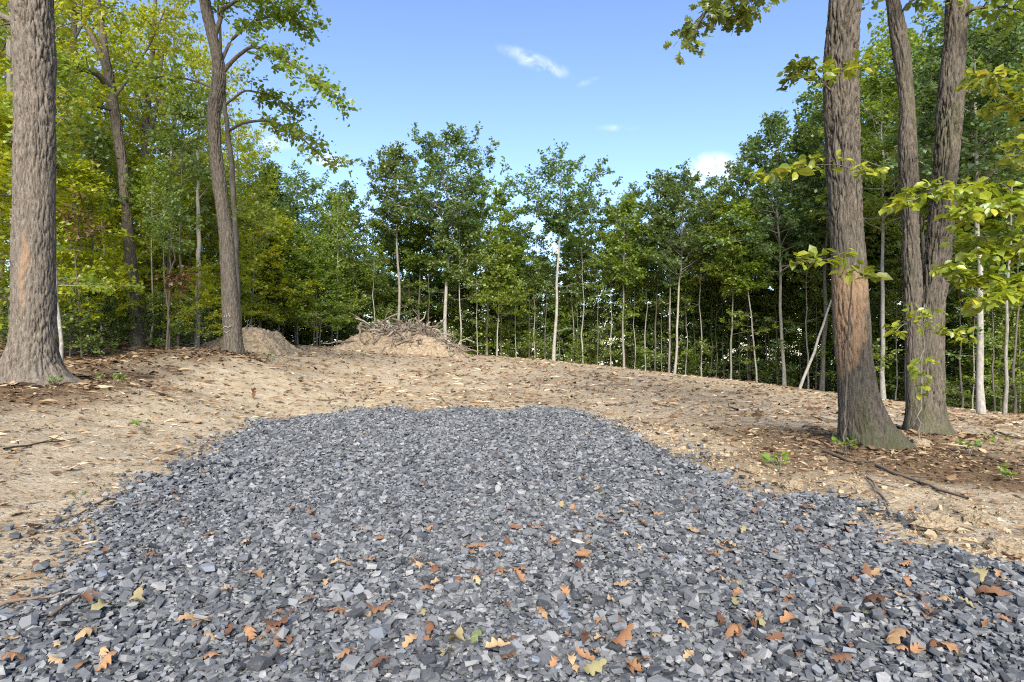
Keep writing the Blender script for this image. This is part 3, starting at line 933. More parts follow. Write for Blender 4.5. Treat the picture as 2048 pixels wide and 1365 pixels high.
# a low mass of leaves far back under the canopy, too dense to tell plants apart
U = Plant(901)
n_ = 9000
uu = U.rng.uniform(-80, 2250, n_)
dd_ = np.array([edge_d(a) if a > 480 else 27 for a in uu]) + U.rng.uniform(4, 24, n_)
ux = (uu - 1024) / FPX * dd_
hz = ground_z(ux, dd_) + U.rng.uniform(0, 1, n_) ** 1.2 * np.where(np.arange(n_) % 2, 4.2, 2.4)
dv = norm(U.rng.normal(0, 1, (n_, 3)) * np.array([1, 1, .4]))
U.tw = [np.concatenate([np.stack([ux, dd_, hz], 1), dv, U.rng.uniform(.4, 1.0, (n_, 1))], 1)]
U.leaves(6, .31, KITE, .8, spread=.3)
und_o = obj('undergrowth', U.leaf_mesh(M['leaf_canopy'], 'undergrowth'))
tag(und_o, 'dense dark green undergrowth filling the depth of the wood', 'undergrowth', kind='stuff')

# labels for the scattered woodland: kind, place among the things around it, and order from the left
for name_desc in sorted({(t[1], t[2]) for t in TREES}):
    for (lo, hi, where) in SECT:
        row = sorted([t for t in TREES if (t[1], t[2]) == name_desc and lo <= t[3] < hi], key=lambda t: t[3])
        for k, t in enumerate(row):
            lab = f'{t[1]} {where}' if len(row) == 1 else f'{ORD[k]} {t[1]} from the left {where}'
            tag(t[0], lab, 'shrub' if t[4] == 'shrub' else ('sapling' if t[4] == 'sapling' else 'tree'), t[2])

# ------------------------------------------------------------------ near trunks with modelled bark
def bark_trunk(P, path_uvw, d, bark_amp=.018, sides=120, step=.045, flare=.55, flare_h=.55, roots=5, seed=1, extra_top=None, ridge=26.0, base_sink=.35, lobes=None, d1=None):
    """path_uvw: (u, v, width px) from base to the top of the frame, at distance d; extra_top: further (dx, dz, radius)"""
    base = at(path_uvw[0][0], d)
    pts, rad = [], []
    for (u, v, w) in path_uvw:
        p = pt(u, v, d)
        pts.append(p - base); rad.append(w / FPX * d / 2 * .95 / math.hypot(1, (u - 1024) / FPX) - bark_amp * .4)
    for (dx, dz, r) in (extra_top or []):
        pts.append(pts[-1] + np.array([dx, 0, dz])); rad.append(r)
    pts, rad = np.array(pts), np.array(rad)
    zz = pts[:, 2]
    order = np.argsort(zz); pts, rad, zz = pts[order], rad[order], zz[order]
    ztop_fine = CAM_H + 682 / FPX * d - base[2] + .3
    z = np.concatenate([np.arange(-base_sink, ztop_fine, step), np.linspace(ztop_fine, zz[-1], 30)[1:]])
    def sm(c):
        y = np.interp(z, zz, c)
        k = np.hanning(13); k /= k.sum()
        return np.convolve(np.pad(y, 6, mode='edge'), k, 'valid')
    cx, cy, r = sm(pts[:, 0]), sm(pts[:, 1]), sm(rad)
    th = np.linspace(0, 2 * np.pi, sides, endpoint=False)
    Z, T = np.meshgrid(z, th, indexing='ij')
    Rr = np.repeat(r[:, None], sides, 1)
    rg_ = np.random.default_rng(seed)
    ph = rg_.uniform(0, 6.28)
    lob = sum(a * np.maximum(0, np.cos(T - c + .3 * np.sin(Z * 2.3 + c))) ** pw for (c, a, pw) in (lobes or [(ph + 6.283 * k / roots + rg_.normal(0, .25), rg_.uniform(.5, 1.1), 9) for k in range(roots)]))
    fl = np.exp(-np.maximum(Z, 0) / flare_h)
    Rr = Rr * (1 + flare * .35 * fl + flare * lob * fl ** 1.6)
    arc = T * r.mean()
    cs, sn = np.cos(T) * r.mean(), np.sin(T) * r.mean()
    wv = .05 * vnoise(cs * 3, sn * 3, Z * 1.1)
    n1 = fbm((cs + wv) * ridge, (sn + wv) * ridge, Z * 5.0 + seed, 3)
    rid = 1 - 2.0 * np.exp(-(n1 / .16) ** 2) + .35 * fbm(cs * ridge * 2.1, sn * ridge * 2.1, Z * 22 + seed, 2)
    Rr = Rr + bark_amp * 1.25 * np.clip(rid, -1.1, 1.3) * np.clip(.95 + .8 * fbm(cs * 1.7, sn * 1.7, Z * 1.3 + 9 + seed, 2), .3, 1.7) + .02 * fbm(cs * 2.2, sn * 2.2, Z * .9 + seed, 3)
    V = np.stack([cx[:, None] + Rr * np.cos(T), cy[:, None] + Rr * np.sin(T), Z], -1)
    i = np.arange(V.shape[0] * sides).reshape(-1, sides); j = np.roll(i, -1, 1)
    P.wv.append(V.reshape(-1, 3)); P.wf.append(np.stack([i[:-1], j[:-1], j[1:], i[1:]], -1).reshape(-1, 4) + P.wn); P.wn += V.shape[0] * sides
    axis = lambda h: np.array([np.interp(h, z, cx), np.interp(h, z, cy), h])
    return base, axis, float(np.interp(zz[-1], z, r))


def crown_above(P, axis, z0, z1, Rad, r, limbs, per=8, leaf=.15, tpl=KITE):
    """the crown of a near tree, above the top of the photograph"""
    rg_ = P.rng
    az = rg_.uniform(0, 6.28)
    for k in range(limbs):
        t = (k + .5) / limbs
        az += 2.4
        b = axis(z0 + t * (z1 - z0) * .85)
        L = Rad * PROF['dome'](t) * rg_.uniform(.7, 1.1)
        e = b + np.array([math.cos(az) * L, math.sin(az) * L, L * rg_.uniform(.35, .8)])
        lp = np.linspace(b, e, 6); lp[:, 2] += .1 * L * np.sin(np.linspace(0, math.pi, 6))
        P.limb(lp, r * .4 * (1 - .6 * t), 6, 7, .42 * L, 6, .5, .3)
    P.leaves(per, leaf, tpl, .8)


def px_limb(P, base, pts_px, r0, subs=9, sub_len=.8, twigs=6, twig_len=.4, start=.3, r1=.3, flat=.3, lift=.1):
    path = np.array([pt(u, v, d) - base for (u, v, d) in pts_px])
    tt = np.linspace(0, len(path) - 1, 4 * len(path))
    path = np.stack([np.interp(tt, np.arange(len(path)), path[:, c]) for c in range(3)], 1)
    k = np.array([.25, .5, .25])
    q = path.copy()
    for c in range(3): q[1:-1, c] = np.convolve(path[:, c], k, 'valid')
    P.limb(q, r0, 7, subs, sub_len, twigs, twig_len, start, lift, r1, flat)


def finish(name, P, base, bark, leafm, label, group=None, bare=None, moss=None):
    root = empty(name, base)
    obj('trunk', P.wood_mesh(M[bark], bare, moss), root)
    if P.lv: obj('crown', P.leaf_mesh(M[leafm]), root)
    tag(root, label, 'tree', group)
    return root


NEARG = 'large trees close to the camera'
# thick oak at the left edge
P = Plant(501)
base, ax, rt = bark_trunk(P, [(64, 768, 104), (66, 640, 99), (68, 500, 92), (70, 300, 88), (67, 100, 88), (64, 0, 88)], 10.0, .016, 170, .042, .75, .34, 7, 21, [(0, 3, .30), (.2, 4, .18), (.3, 3, .05)], ridge=22)
crown_above(P, ax, 8.6, 16.5, 3.6, .3, 11, 7, .15)
px_limb(P, base, [(66, 60, 10), (20, 40, 10.5), (-40, 10, 11)], .09, 8, 1.2, 6, .45)
P.leaves(8, .14, KITE)
zz0 = base[2]
def bare_l1(V):
    vv = 682.5 + (CAM_H - (V[:, 2] + zz0)) * FPX / 10.0
    uu_ = 1024 + (V[:, 0] + base_l1[0]) * FPX / 10.0
    c = np.interp(vv, [430, 500, 560, 620], [78, 75, 72, 70])
    return np.clip(1.2 - np.abs(uu_ - c) / 9 - np.abs(vv - 525) / 110 + .5 * fbm(V[:, 0] * 9, V[:, 2] * 3, 2.0, 3), 0, .8) * (V[:, 1] < 0)
base_l1 = base
finish('oak_tree', P, base, 'bark_oak', 'leaf_mid', 'thickest trunk, furrowed grey brown oak at the left edge with flared roots', NEARG, bare_l1, lambda V: np.zeros(len(V)))

# bent trunk left of the track
P = Plant(502)
D2 = 16.0
base, ax, rt = bark_trunk(P, [(468, 706, 42), (464, 650, 37), (458, 560, 33), (452, 469, 30), (444, 410, 28), (436, 352, 27), (430, 290, 26), (427, 234, 27), (433, 195, 31), (439, 160, 29), (436, 117, 25), (428, 85, 24), (421, 55, 23), (409, 0, 21), (398, -60, 19)], D2, .012, 96, .055, .25, .35, 4, 22, [(.1, 2.5, .09), (.2, 2.5, .03)], ridge=26)
px_limb(P, base, [(440, 152, 16), (468, 118, 16), (504, 91, 15.8), (557, 111, 15.5), (612, 147, 15.2), (668, 186, 15)], .06, 16, .95, 7, .42, .32)
px_limb(P, base, [(428, 75, 16), (441, 40, 16), (447, 0, 16), (460, -60, 16)], .075, 6, 1.0, 6, .45)
px_limb(P, base, [(440, 130, 16), (462, 80, 16.3), (510, 40, 16.5), (560, 30, 16.5), (615, 55, 16)], .05, 14, .95, 7, .42)
px_limb(P, base, [(445, 20, 16), (490, -10, 15.8), (540, 0, 15.5), (590, -20, 15.4)], .05, 12, 1.0, 7, .42)
px_limb(P, base, [(433, 180, 16), (400, 165, 16.5), (340, 150, 17), (290, 160, 17)], .04, 10, .9, 6, .42)
crown_above(P, ax, 9.2, 14, 3.0, .16, 14, 8, .13, KITE)
P.leaves(9, .125, KITE, .8)
bent = finish('bent_tree', P, base, 'bark_dark', 'leaf_mid', 'crooked brown trunk with a kink, between the left wood and the dirt track', NEARG, lambda V: np.zeros(len(V)), lambda V: np.zeros(len(V)))
# white paint scribbles low on its bark
for (u0, v0, pts_) in [(462, 632, [(-5, 3), (-2, -5), (1, 3), (4, -4), (6, 2)]), (463, 655, [(-9, 2), (-4, -2), (2, 1), (8, -3)]), (462, 664, [(-4, 0), (1, 2), (6, -2)])]:
    Q = Plant(1)
    pth = []
    for (a, b) in pts_:
        q = pt(u0 + a, v0 + b, D2) - base
        rr = .245
        cxx = ax(q[2])[0]
        pth.append((q[0], ax(q[2])[1] - math.sqrt(max(.01, rr ** 2 - (q[0] - cxx) ** 2)) - .012, q[2]))
    Q.tube(pth, [.007] * len(pth), 5)
    obj('paint_mark', Q.wood_mesh(M['paint']), bent)

# forked trunk in the left wood
P = Plant(503)
D3 = 18.5
base, ax, rt = bark_trunk(P, [(276, 692, 34), (272, 640, 27), (268, 580, 24), (256, 470, 23), (247, 352, 22), (236, 264, 22), (224, 193, 22), (213, 125, 17), (205, 60, 14), (195, 0, 13), (186, -70, 11)], D3, .011, 64, .08, .35, .4, 4, 23, [(-.2, 3, .03)], ridge=28)
px_limb(P, base, [(217, 150, 18.5), (196, 95, 18.4), (168, 45, 18.3), (140, 0, 18.2), (110, -50, 18)], .10, 8, 1.1, 6, .42, .3)
px_limb(P, base, [(222, 182, 18.5), (196, 148, 18), (150, 132, 17.4), (100, 122, 17), (40, 135, 16.5)], .11, 12, 1.0, 6, .42, .3)
px_limb(P, base, [(232, 222, 18.5), (190, 212, 18), (120, 200, 17.3)], .055, 7, .8, 6, .4, .3)
px_limb(P, base, [(226, 200, 18.5), (262, 150, 18.5), (300, 90, 18.4), (330, 20, 18.2)], .05, 10, 1.0, 6, .42, .3)
crown_above(P, ax, 10.5, 15, 2.8, .13, 8, 8, .13)
P.leaves(9, .13, KITE, .8)
finish('forked_tree', P, base, 'bark_dark', 'leaf_yellow', 'forked brown trunk with heavy side limbs inside the left wood', NEARG, lambda V: np.zeros(len(V)), lambda V: np.zeros(len(V)))

# white snag, the dark trunk behind the bent tree, and two dark trunks high in the left wood
def pole_tree(name, pathpx, d, bark, leafm, label, seed, limbs_px=(), leaf=.13, per=8, tpl=KITE, sides=10, group='trees along the left wood edge'):
    P = Plant(seed)
    base = at(pathpx[0][0], d)
    path = np.array([pt(u, v, d) - base for (u, v, w) in pathpx]); path[0, 2] = -.2
    rad = np.array([w / FPX * d / 2 / math.hypot(1, (u - 1024) / FPX) for (u, _, w) in pathpx])
    tt = np.linspace(0, len(path) - 1, 5 * len(path))
    P.tube(np.stack([np.interp(tt, np.arange(len(path)), path[:, c]) + (P.rng.normal(0, .012, len(tt)) if c < 2 else 0) for c in range(3)], 1), np.interp(tt, np.arange(len(path)), rad), sides)
    for lp in limbs_px: px_limb(P, base, *lp)
    P.leaves(per, leaf, tpl, .7)
    return finish(name, P, base, bark, leafm, label, group)


pole_tree('birch_tree', [(394, 690, 12), (396, 560, 10), (397, 460, 9), (396, 390, 7), (395, 300, 5)], 20.0, 'bark_pale', 'leaf_mid', 'straight whitish thin trunk among the yellow green maples', 511,
          [([(396, 400, 20), (420, 370, 20), (450, 360, 20)], .02, 6, .6, 5, .35), ([(396, 340, 20), (370, 300, 20), (350, 280, 20)], .02, 7, .6, 5, .35), ([(395, 300, 20), (400, 250, 20), (410, 210, 20)], .03, 8, .9, 6, .4)])
pole_tree('tree', [(478, 700, 15), (474, 560, 13), (470, 430, 11), (463, 330, 11), (455, 255, 10), (447, 180, 8), (440, 80, 6), (436, -20, 4)], 18.0, 'bark_far_dark', 'leaf_mid', 'slim dark trunk hidden right behind the crooked trunk, branch reaching over the sky', 512,
          [([(457, 262, 18), (487, 245, 17.8), (540, 240, 17.5), (585, 262, 17.2), (625, 295, 17), (662, 330, 16.8)], .05, 16, .75, 6, .40, .30), ([(466, 370, 18), (500, 365, 18), (525, 345, 18)], .02, 6, .7, 5, .4),
           ([(450, 210, 18), (490, 180, 18), (540, 190, 18), (590, 220, 18)], .04, 12, .8, 6, .4), ([(470, 430, 18), (500, 420, 17.8), (530, 440, 17.6)], .02, 7, .7, 6, .38)])
pole_tree('tree', [(295, 690, 20), (292, 500, 18), (290, 300, 17), (293, 230, 16), (303, 150, 12), (310, 0, 9), (315, -80, 6)], 24.0, 'bark_far_dark', 'leaf_yellow', 'dark trunk dividing high up behind the forked tree', 513,
          [([(291, 290, 24), (308, 240, 24), (318, 190, 24), (330, 60, 24)], .11, 9, 1.3, 6, .5), ([(292, 240, 24), (270, 180, 24), (250, 120, 24), (240, 40, 24)], .07, 9, 1.3, 6, .5)])
pole_tree('tree', [(152, 695, 22), (152, 500, 20), (150, 290, 17), (148, 120, 14), (150, 0, 11), (152, -60, 8)], 23.0, 'bark_far_dark', 'leaf_mid', 'dark trunk right of the thick oak, half hidden by maple leaves', 514,
          [([(150, 250, 23), (180, 200, 23), (215, 180, 23)], .05, 8, 1.2, 6, .5), ([(148, 140, 23), (120, 80, 23), (100, 20, 23)], .06, 9, 1.3, 6, .5), ([(149, 80, 23), (180, 20, 23), (220, -20, 23)], .05, 9, 1.3, 6, .5)])

# near right: the scarred trunk
P = Plant(504)
D4 = 8.0
base, ax, rt = bark_trunk(P, [(1738, 893, 92), (1728, 850, 92), (1716, 790, 84), (1708, 720, 79), (1702, 640, 76), (1695, 520, 73), (1690, 420, 70), (1685, 310, 69), (1682, 200, 70), (1682, 120, 69), (1686, 60, 65), (1690, 0, 63), (1694, -60, 60)], D4, .014, 170, .034, .85, .32, 4, 24,
                         [(.1, 2.5, .16), (.2, 3, .10), (.2, 3, .03)], ridge=27, lobes=[(-.25, 1.15, 7), (math.pi * 1.25, .35, 8), (math.pi * .9, .3, 8), (math.pi * 1.62, .45, 8), (1.4, .6, 8)])
b4 = base
def bare_r1(V):
    vv = 682.5 + (CAM_H - (V[:, 2] + b4[2])) * FPX / D4
    uu_ = 1024 + (V[:, 0] + b4[0]) * FPX / D4
    edge = np.interp(vv, [520, 560, 640, 720, 760, 800, 900], [1652, 1735, 1722, 1705, 1688, 1672, 1660])
    m = np.clip((edge - uu_) / 14 + .6 * fbm(V[:, 0] * 6, V[:, 2] * 3.5, 1.0, 4), 0, 1) * np.clip((vv - 525) / 30, 0, 1)
    return m * (V[:, 1] < .05) * .9
crown_above(P, ax, 6.9, 13.5, 3.0, .22, 14, 8, .15)
oak_parts = len(P.lv)
px_limb(P, base, [(1683, 188, 8.0), (1660, 182, 7.9), (1625, 140, 7.8), (1602, 128, 7.7), (1592, 145, 7.7)], .018, 7, .22, 5, .16, .45, flat=.2)
P.leaves(5, .085, OVAL, .7)
px_limb(P, base, [(1690, -140, 8.0), (1640, -110, 7.7), (1560, -60, 7.4), (1480, -25, 7.2), (1420, 10, 7.0), (1392, 55, 6.9)], .035, 15, .42, 5, .22, .25, flat=.25, lift=-.1)
px_limb(P, base, [(1560, -60, 7.4), (1520, -20, 7.2), (1480, 20, 7.1)], .014, 7, .35, 5, .22, .2, flat=.25, lift=-.15)
P.leaves(4, .135, OAK, .7, .35)
finish('scarred_tree', P, base, 'bark_dark', 'leaf_oak', 'near trunk on the right with a bare tan scar down its left side', NEARG, bare_r1,
       lambda V: np.clip(.55 * np.exp(-np.maximum(V[:, 2], 0) / .35) + .5 * fbm(V[:, 0] * 5, V[:, 2] * 2.0, 4.0, 3) - .12, 0, .75) * (V[:, 2] < 1.3))

# near right: the twin-stemmed tree
P = Plant(505)
D5 = 9.6
base, ax, rt = bark_trunk(P, [(1852, 870, 98), (1852, 830, 82), (1853, 790, 72), (1856, 720, 64), (1860, 660, 60), (1871, 556, 54), (1884, 420, 50), (1896, 280, 48), (1905, 140, 52), (1911, 60, 49), (1915, 0, 46), (1922, -70, 44)], D5, .016, 130, .044, .5, .35, 5, 25, [(.2, 3, .10), (.2, 3, .03)], ridge=25)
base2, ax2, _ = bark_trunk(P, [(1835, 868, 50), (1832, 830, 44), (1829, 760, 40), (1827, 660, 37), (1824, 556, 37), (1820, 420, 33), (1816, 300, 33), (1814, 220, 34), (1806, 130, 37), (1796, 60, 34), (1785, 0, 31), (1768, -80, 27)], D5 - .05, .011, 90, .046, .4, .3, 3, 26, [(-.5, 3, .03)], ridge=28)
P.wv[1] = P.wv[1] + (base2 - base)
crown_above(P, ax, 8.2, 14, 3.0, .2, 14, 8, .15)
px_limb(P, base, [(1912, 40, 9.6), (1945, 18, 9.4), (1990, 12, 9.2), (2048, 20, 9.0)], .04, 9, .6, 6, .35, .4)
px_limb(P, base, [(1802, 30, 9.5), (1812, 10, 9.4), (1840, -10, 9.3)], .02, 5, .4, 5, .3, .4)
P.leaves(7, .11, KITE)
finish('twin_tree', P, base, 'bark_dark', 'leaf_mid', 'near twin-stemmed tree on the right, two dark furrowed trunks from one base', NEARG, lambda V: np.zeros(len(V)),
       lambda V: np.clip(.5 * fbm(V[:, 0] * 5, V[:, 2] * 1.6, 4.0, 3) + .25 * np.exp(-np.maximum(V[:, 2], 0) / .3), 0, .55))

# leaning dead pole and near yellow-leaved saplings on the right
Q = Plant(61)
a = at(1597, 31.5); b = pt(1664, 600, 32.5)
Q.tube(np.linspace(a - np.array([0, 0, .2]), b, 8) + Q.rng.normal(0, .02, (8, 3)), np.linspace(.085, .05, 8), 8)
o = obj('dead_pole', Q.wood_mesh(M['bark_pale']))
tag(o, 'bare pale dead pole leaning against the wood left of the scarred trunk', 'dead tree')


def sapling(name, stem_px, d, limbs, leaf, per, label, seed, tpl=OVAL, r=.014, bark='bark_grey', leafm='leaf_near', bias=0.0, tilt=.55):
    P = Plant(seed)
    base = at(stem_px[0][0], d)
    path = np.array([pt(u, v, dd) - base for (u, v, dd) in stem_px]); path[0, 2] = -.05
    tt = np.linspace(0, len(path) - 1, 5 * len(path))
    P.tube(np.stack([np.interp(tt, np.arange(len(path)), path[:, c]) + (P.rng.normal(0, .010, len(tt)) if c < 2 else 0) for c in range(3)], 1), np.linspace(r, r * .35, len(tt)), 7)
    for lp in limbs: px_limb(P, base, *lp)
    P.leaves(per, leaf, tpl, tilt, .25, bias)
    root = empty(name, base)
    obj('stem', P.wood_mesh(M[bark]), root)
    obj('foliage', P.leaf_mesh(M[leafm], 'foliage'), root)
    tag(root, label, 'sapling', 'yellow leaved saplings at the right')
    return root


ARG = dict(subs=5, sub_len=.22, twigs=3, twig_len=.16, start=.3, r1=.4, flat=.18, lift=.03)
def L_(pts, r=.006, **kw):
    a = dict(ARG); a.update(kw)
    return (pts, r, a['subs'], a['sub_len'], a['twigs'], a['twig_len'], a['start'], a['r1'], a['flat'], a['lift'])


sapling('sapling', [(1692, 905, 7.3), (1690, 800, 7.28), (1697, 640, 7.25), (1712, 500, 7.2), (1716, 420, 7.2), (1712, 335, 7.2), (1700, 140, 7.2)], 7.3, [
    L_([(1712, 510, 7.2), (1690, 505, 7.0), (1655, 520, 6.9), (1600, 522, 6.8)], subs=7, sub_len=.14),
    L_([(1712, 505, 7.2), (1700, 530, 7.0), (1715, 545, 6.8), (1730, 550, 6.7)], subs=4, sub_len=.12),
    L_([(1714, 345, 7.2), (1680, 330, 7.0), (1620, 330, 6.9), (1560, 345, 6.8), (1535, 350, 6.8)], subs=9, sub_len=.18),
    L_([(1712, 330, 7.2), (1735, 350, 6.9), (1720, 340, 6.7)], subs=4, sub_len=.12),
    L_([(1701, 150, 7.2), (1680, 140, 7.0), (1655, 150, 6.9)], subs=5, sub_len=.12), L_([(1700, 150, 7.2), (1715, 130, 7.0)], subs=3, sub_len=.1)],
        .105, 3, 'thin vine-like sapling climbing in front of the scarred trunk, yellow green leaf sprays', 521, r=.012, bark='bark_dark')
sapling('sapling', [(1838, 880, 8.6), (1842, 800, 8.5), (1846, 700, 8.4), (1850, 610, 8.3)], 8.6, [
    L_([(1848, 660, 8.4), (1820, 640, 8.2), (1800, 655, 8.1)], subs=5, sub_len=.2), L_([(1850, 640, 8.3), (1880, 655, 8.2), (1910, 668, 8.1)], subs=6, sub_len=.2),
    L_([(1847, 700, 8.4), (1840, 720, 8.2), (1845, 760, 8.2)], subs=4, sub_len=.12), L_([(1850, 610, 8.3), (1845, 620, 8.2)], subs=3, sub_len=.15)],
        .10, 3, 'small yellow green sapling with a few red leaves against the twin trunks', 522, r=.011, bias=.03)
sapling('sapling', [(2110, 960, 6.3), (2112, 780, 6.3), (2105, 600, 6.2), (2095, 450, 6.1), (2085, 330, 6.0)], 6.3, [
    L_([(2108, 640, 6.2), (2050, 590, 6.0), (1990, 565, 5.9), (1925, 550, 5.8)], subs=13, sub_len=.32, twigs=4),
    L_([(2104, 560, 6.2), (2040, 500, 6.0), (1975, 470, 5.9), (1925, 520, 5.8)], subs=12, sub_len=.3, twigs=4),
    L_([(2100, 490, 6.2), (2040, 420, 6.0), (1960, 385, 5.9), (1880, 370, 5.8), (1830, 400, 5.8)], subs=15, sub_len=.28, twigs=4),
    L_([(2095, 440, 6.1), (2050, 400, 5.7), (2000, 410, 5.5), (1950, 420, 5.4)], subs=11, sub_len=.3, twigs=4),
    L_([(2106, 620, 6.2), (2060, 520, 5.8), (2030, 460, 5.6)], subs=9, sub_len=.3, twigs=4),
    L_([(2106, 600, 6.2), (2060, 560, 5.8), (2020, 580, 5.6), (1985, 600, 5.5)], subs=9, sub_len=.26, twigs=4)],
        .096, 5, 'yellow leaved sapling reaching in from the right edge at mid height', 523, r=.02)
sapling('sapling', [(2200, 900, 8.5), (2190, 600, 8.5), (2170, 350, 8.4), (2150, 200, 8.3)], 8.5, [
    L_([(2165, 300, 8.4), (2100, 210, 8.2), (2040, 165, 8.1), (1975, 150, 8.0)], subs=11, sub_len=.4, twigs=4),
    L_([(2160, 280, 8.4), (2090, 230, 8.2), (2020, 200, 8.1)], subs=9, sub_len=.4, twigs=4), L_([(2175, 400, 8.4), (2100, 330, 8.2), (2040, 300, 8.1)], subs=8, sub_len=.4, twigs=4)],
        .12, 4, 'taller yellow leaved sapling at the right edge above the other', 524, r=.03)
# slender sapling with hanging dead leaves in the left wood
sapling('sapling', [(333, 690, 16.5), (338, 640, 16.5), (330, 570, 16.4), (350, 520, 16.4), (340, 470, 16.3)], 16.5, [
    L_([(336, 620, 16.5), (352, 580, 16.3), (368, 560, 16.2)], .012, subs=7, sub_len=.45, twigs=4, twig_len=.3), L_([(333, 600, 16.5), (345, 555, 16.3), (360, 548, 16.2)], .012, subs=6, sub_len=.4, twigs=4, twig_len=.3)],
        .12, 4, 'thin crooked sapling with hanging brown dead leaves in the left wood', 525, r=.035, bark='bark_dark', leafm='leaf_dead', tpl=MAPLE)
sapling('sapling', [(165, 700, 15.5), (158, 600, 15.4), (150, 500, 15.3), (160, 420, 15.3)], 15.5, [
    L_([(152, 520, 15.3), (165, 480, 15.2), (178, 455, 15.1)], .012, subs=8, sub_len=.5, twigs=4, twig_len=.35), L_([(152, 480, 15.3), (140, 450, 15.2), (150, 410, 15.1)], .012, subs=7, sub_len=.5, twigs=4, twig_len=.35)],
        .12, 4, 'sapling hung with brown dead leaves just right of the thick oak', 526, r=.03, bark='bark_dark', leafm='leaf_dead', tpl=MAPLE)

# ------------------------------------------------------------------ the mounds
def mound(name, u0, u1, d, ztop, depth, seed, prof_pts, label, cat):
    x0, x1 = (u0 - 1024) / FPX * d, (u1 - 1024) / FPX * d
    xc, hw = (x0 + x1) / 2, (x1 - x0) / 2
    base = np.array([xc, d, gz1(xc, d)])
    nx, ny = 130, 90
    X, Y, F = grid_mesh(np.linspace(-1.15, 1.15, nx), np.linspace(-1.15, 1.15, ny))
    px, pz_ = zip(*prof_pts)
    wx = X + .05 * fbm(X * 3, Y * 3, seed, 3)
    crest = np.interp(wx, px, pz_)
    wy = np.abs(Y + .10 * fbm(X * 2, Y * 2, seed + 3, 3))
    dep = np.clip((1 - wy) / .62, 0, 1)
    h = np.minimum(crest, dep * 1.02) ** 1.0
    h = (crest * dep) * .55 + np.minimum(crest, dep) * .45
    H = ztop - base[2]
    wxm, wym = X * hw, Y * depth
    g = ground_z(wxm + xc, wym + d) - base[2]
    z = g - .10 + h * (H + .1) + (np.clip(h * 6, 0, 1)) * (.10 * fbm(wxm * 1.1, wym * 1.1, seed, 4) + .06 * fbm(wxm * 4.5, wym * 4.5, seed, 3))
    root = empty(name, base)
    obj('soil', mk_mesh('soil', np.stack([wxm, wym, z], 1), F, None, True, M['mound_soil']), root)
    tag(root, label, cat)
    zg = z.reshape(ny, nx)
    def hz_(x, y):
        i = np.clip((x / hw + 1.15) / 2.3 * (nx - 1), 0, nx - 1).astype(int); j = np.clip((y / depth + 1.15) / 2.3 * (ny - 1), 0, ny - 1).astype(int)
        return zg[j, i]
    return root, hw, depth, hz_


dirt, dhw, ddp, dh = mound('dirt_mound', 405, 600, 21.8, CAM_H + 25 / FPX * 21.8, 1.6, 3.0, [(-1.2, 0), (-1, 0), (-.7, .35), (-.35, .62), (-.05, .92), (.15, 1.0), (.35, .95), (.6, .62), (.85, .15), (1.0, 0), (1.2, 0)],
                           'small tan dirt mound behind the crooked trunk', 'dirt mound')
brush, bhw, bdp, bh = mound('brush_pile', 650, 948, 31.0, CAM_H + 19 / FPX * 31, 2.3, 8.0, [(-1.2, 0), (-1, 0), (-.82, .25), (-.62, .62), (-.42, .86), (-.2, .96), (.1, 1.0), (.3, .97), (.5, .84), (.7, .58), (.88, .22), (1, 0), (1.2, 0)],
                            'wide brush pile of grey branches heaped on a dirt mound', 'brush pile')
rb = np.random.default_rng(5)
stick_meshes = []
for k in range(14):
    Q = Plant(700 + k)
    L = 1.0
    n = 7
    q = np.linspace(0, 1, n)
    bendy = np.cumsum(Q.rng.normal(0, .075, (n, 2)), 0)
    pth = np.stack([q - .5, bendy[:, 0] - bendy[:, 0].mean(), bendy[:, 1] - bendy[:, 1].mean()], 1)
    Q.tube(pth, np.linspace(.027, .010, n) * Q.rng.uniform(.5, 1.5), 6)
    for m in range(k % 4):
        i = Q.rng.integers(2, 6)
        dv = norm(np.array([.7, Q.rng.normal(0, .6), Q.rng.normal(0, .6)]))
        Q.tube(np.array([pth[i], pth[i] + dv * .14, pth[i] + dv * .3 + Q.rng.normal(0, .03, 3)]), [.012, .009, .005], 5)
    stick_meshes.append(Q.wood_mesh(M['branch']))
for k in range(295):
    top_ = k < 190
    if top_:
        x = np.clip(rb.normal(.12, .33), -.75, .85) * bhw; y = np.clip(rb.normal(-.12, .25), -.6, .6) * bdp
    else:
        x = rb.uniform(-.25, .8) * bhw; y = rb.uniform(-.8, -.1) * bdp
    s = rb.uniform(.5, 1.7) if k % 7 else rb.uniform(1.7, 2.8)
    z = float(bh(np.array([x]), np.array([y]))[0])
    o = obj('branch', stick_meshes[rb.integers(14)], brush, (x, y, z + rb.uniform(-.02, .10) + (.05 if top_ else 0)), (rb.uniform(0, 6.28), rb.normal(0, .28) if k % 12 else rb.uniform(-1.1, -.6), rb.uniform(0, 6.28)), (s, s * .9, s * .9))
for k in range(8):
    x, y = rb.uniform(-.5, .4) * dhw, rb.uniform(-.7, .1) * ddp
    s = rb.uniform(.12, .32)
    obj('rock', mk_mesh('rock', STONES[k][0] * np.array([1, 1.2, 2.0]), STONES[k][1], None, False, M['rock']), dirt, (x, y, float(dh(np.array([x]), np.array([y]))[0]) + .02), (rb.normal(0, .3), rb.normal(0, .3), rb.uniform(0, 6)), (s, s, s))
for k in range(9):
    x, y = rb.uniform(-.1, .8) * dhw, rb.uniform(-.5, .1) * ddp
    s = rb.uniform(.35, .9)
    obj('branch', stick_meshes[rb.integers(14)], dirt, (x, y, float(dh(np.array([x]), np.array([y]))[0]) + .06), (rb.uniform(0, 6), rb.normal(0, .3), rb.uniform(0, 6.28)), (s, s, s))

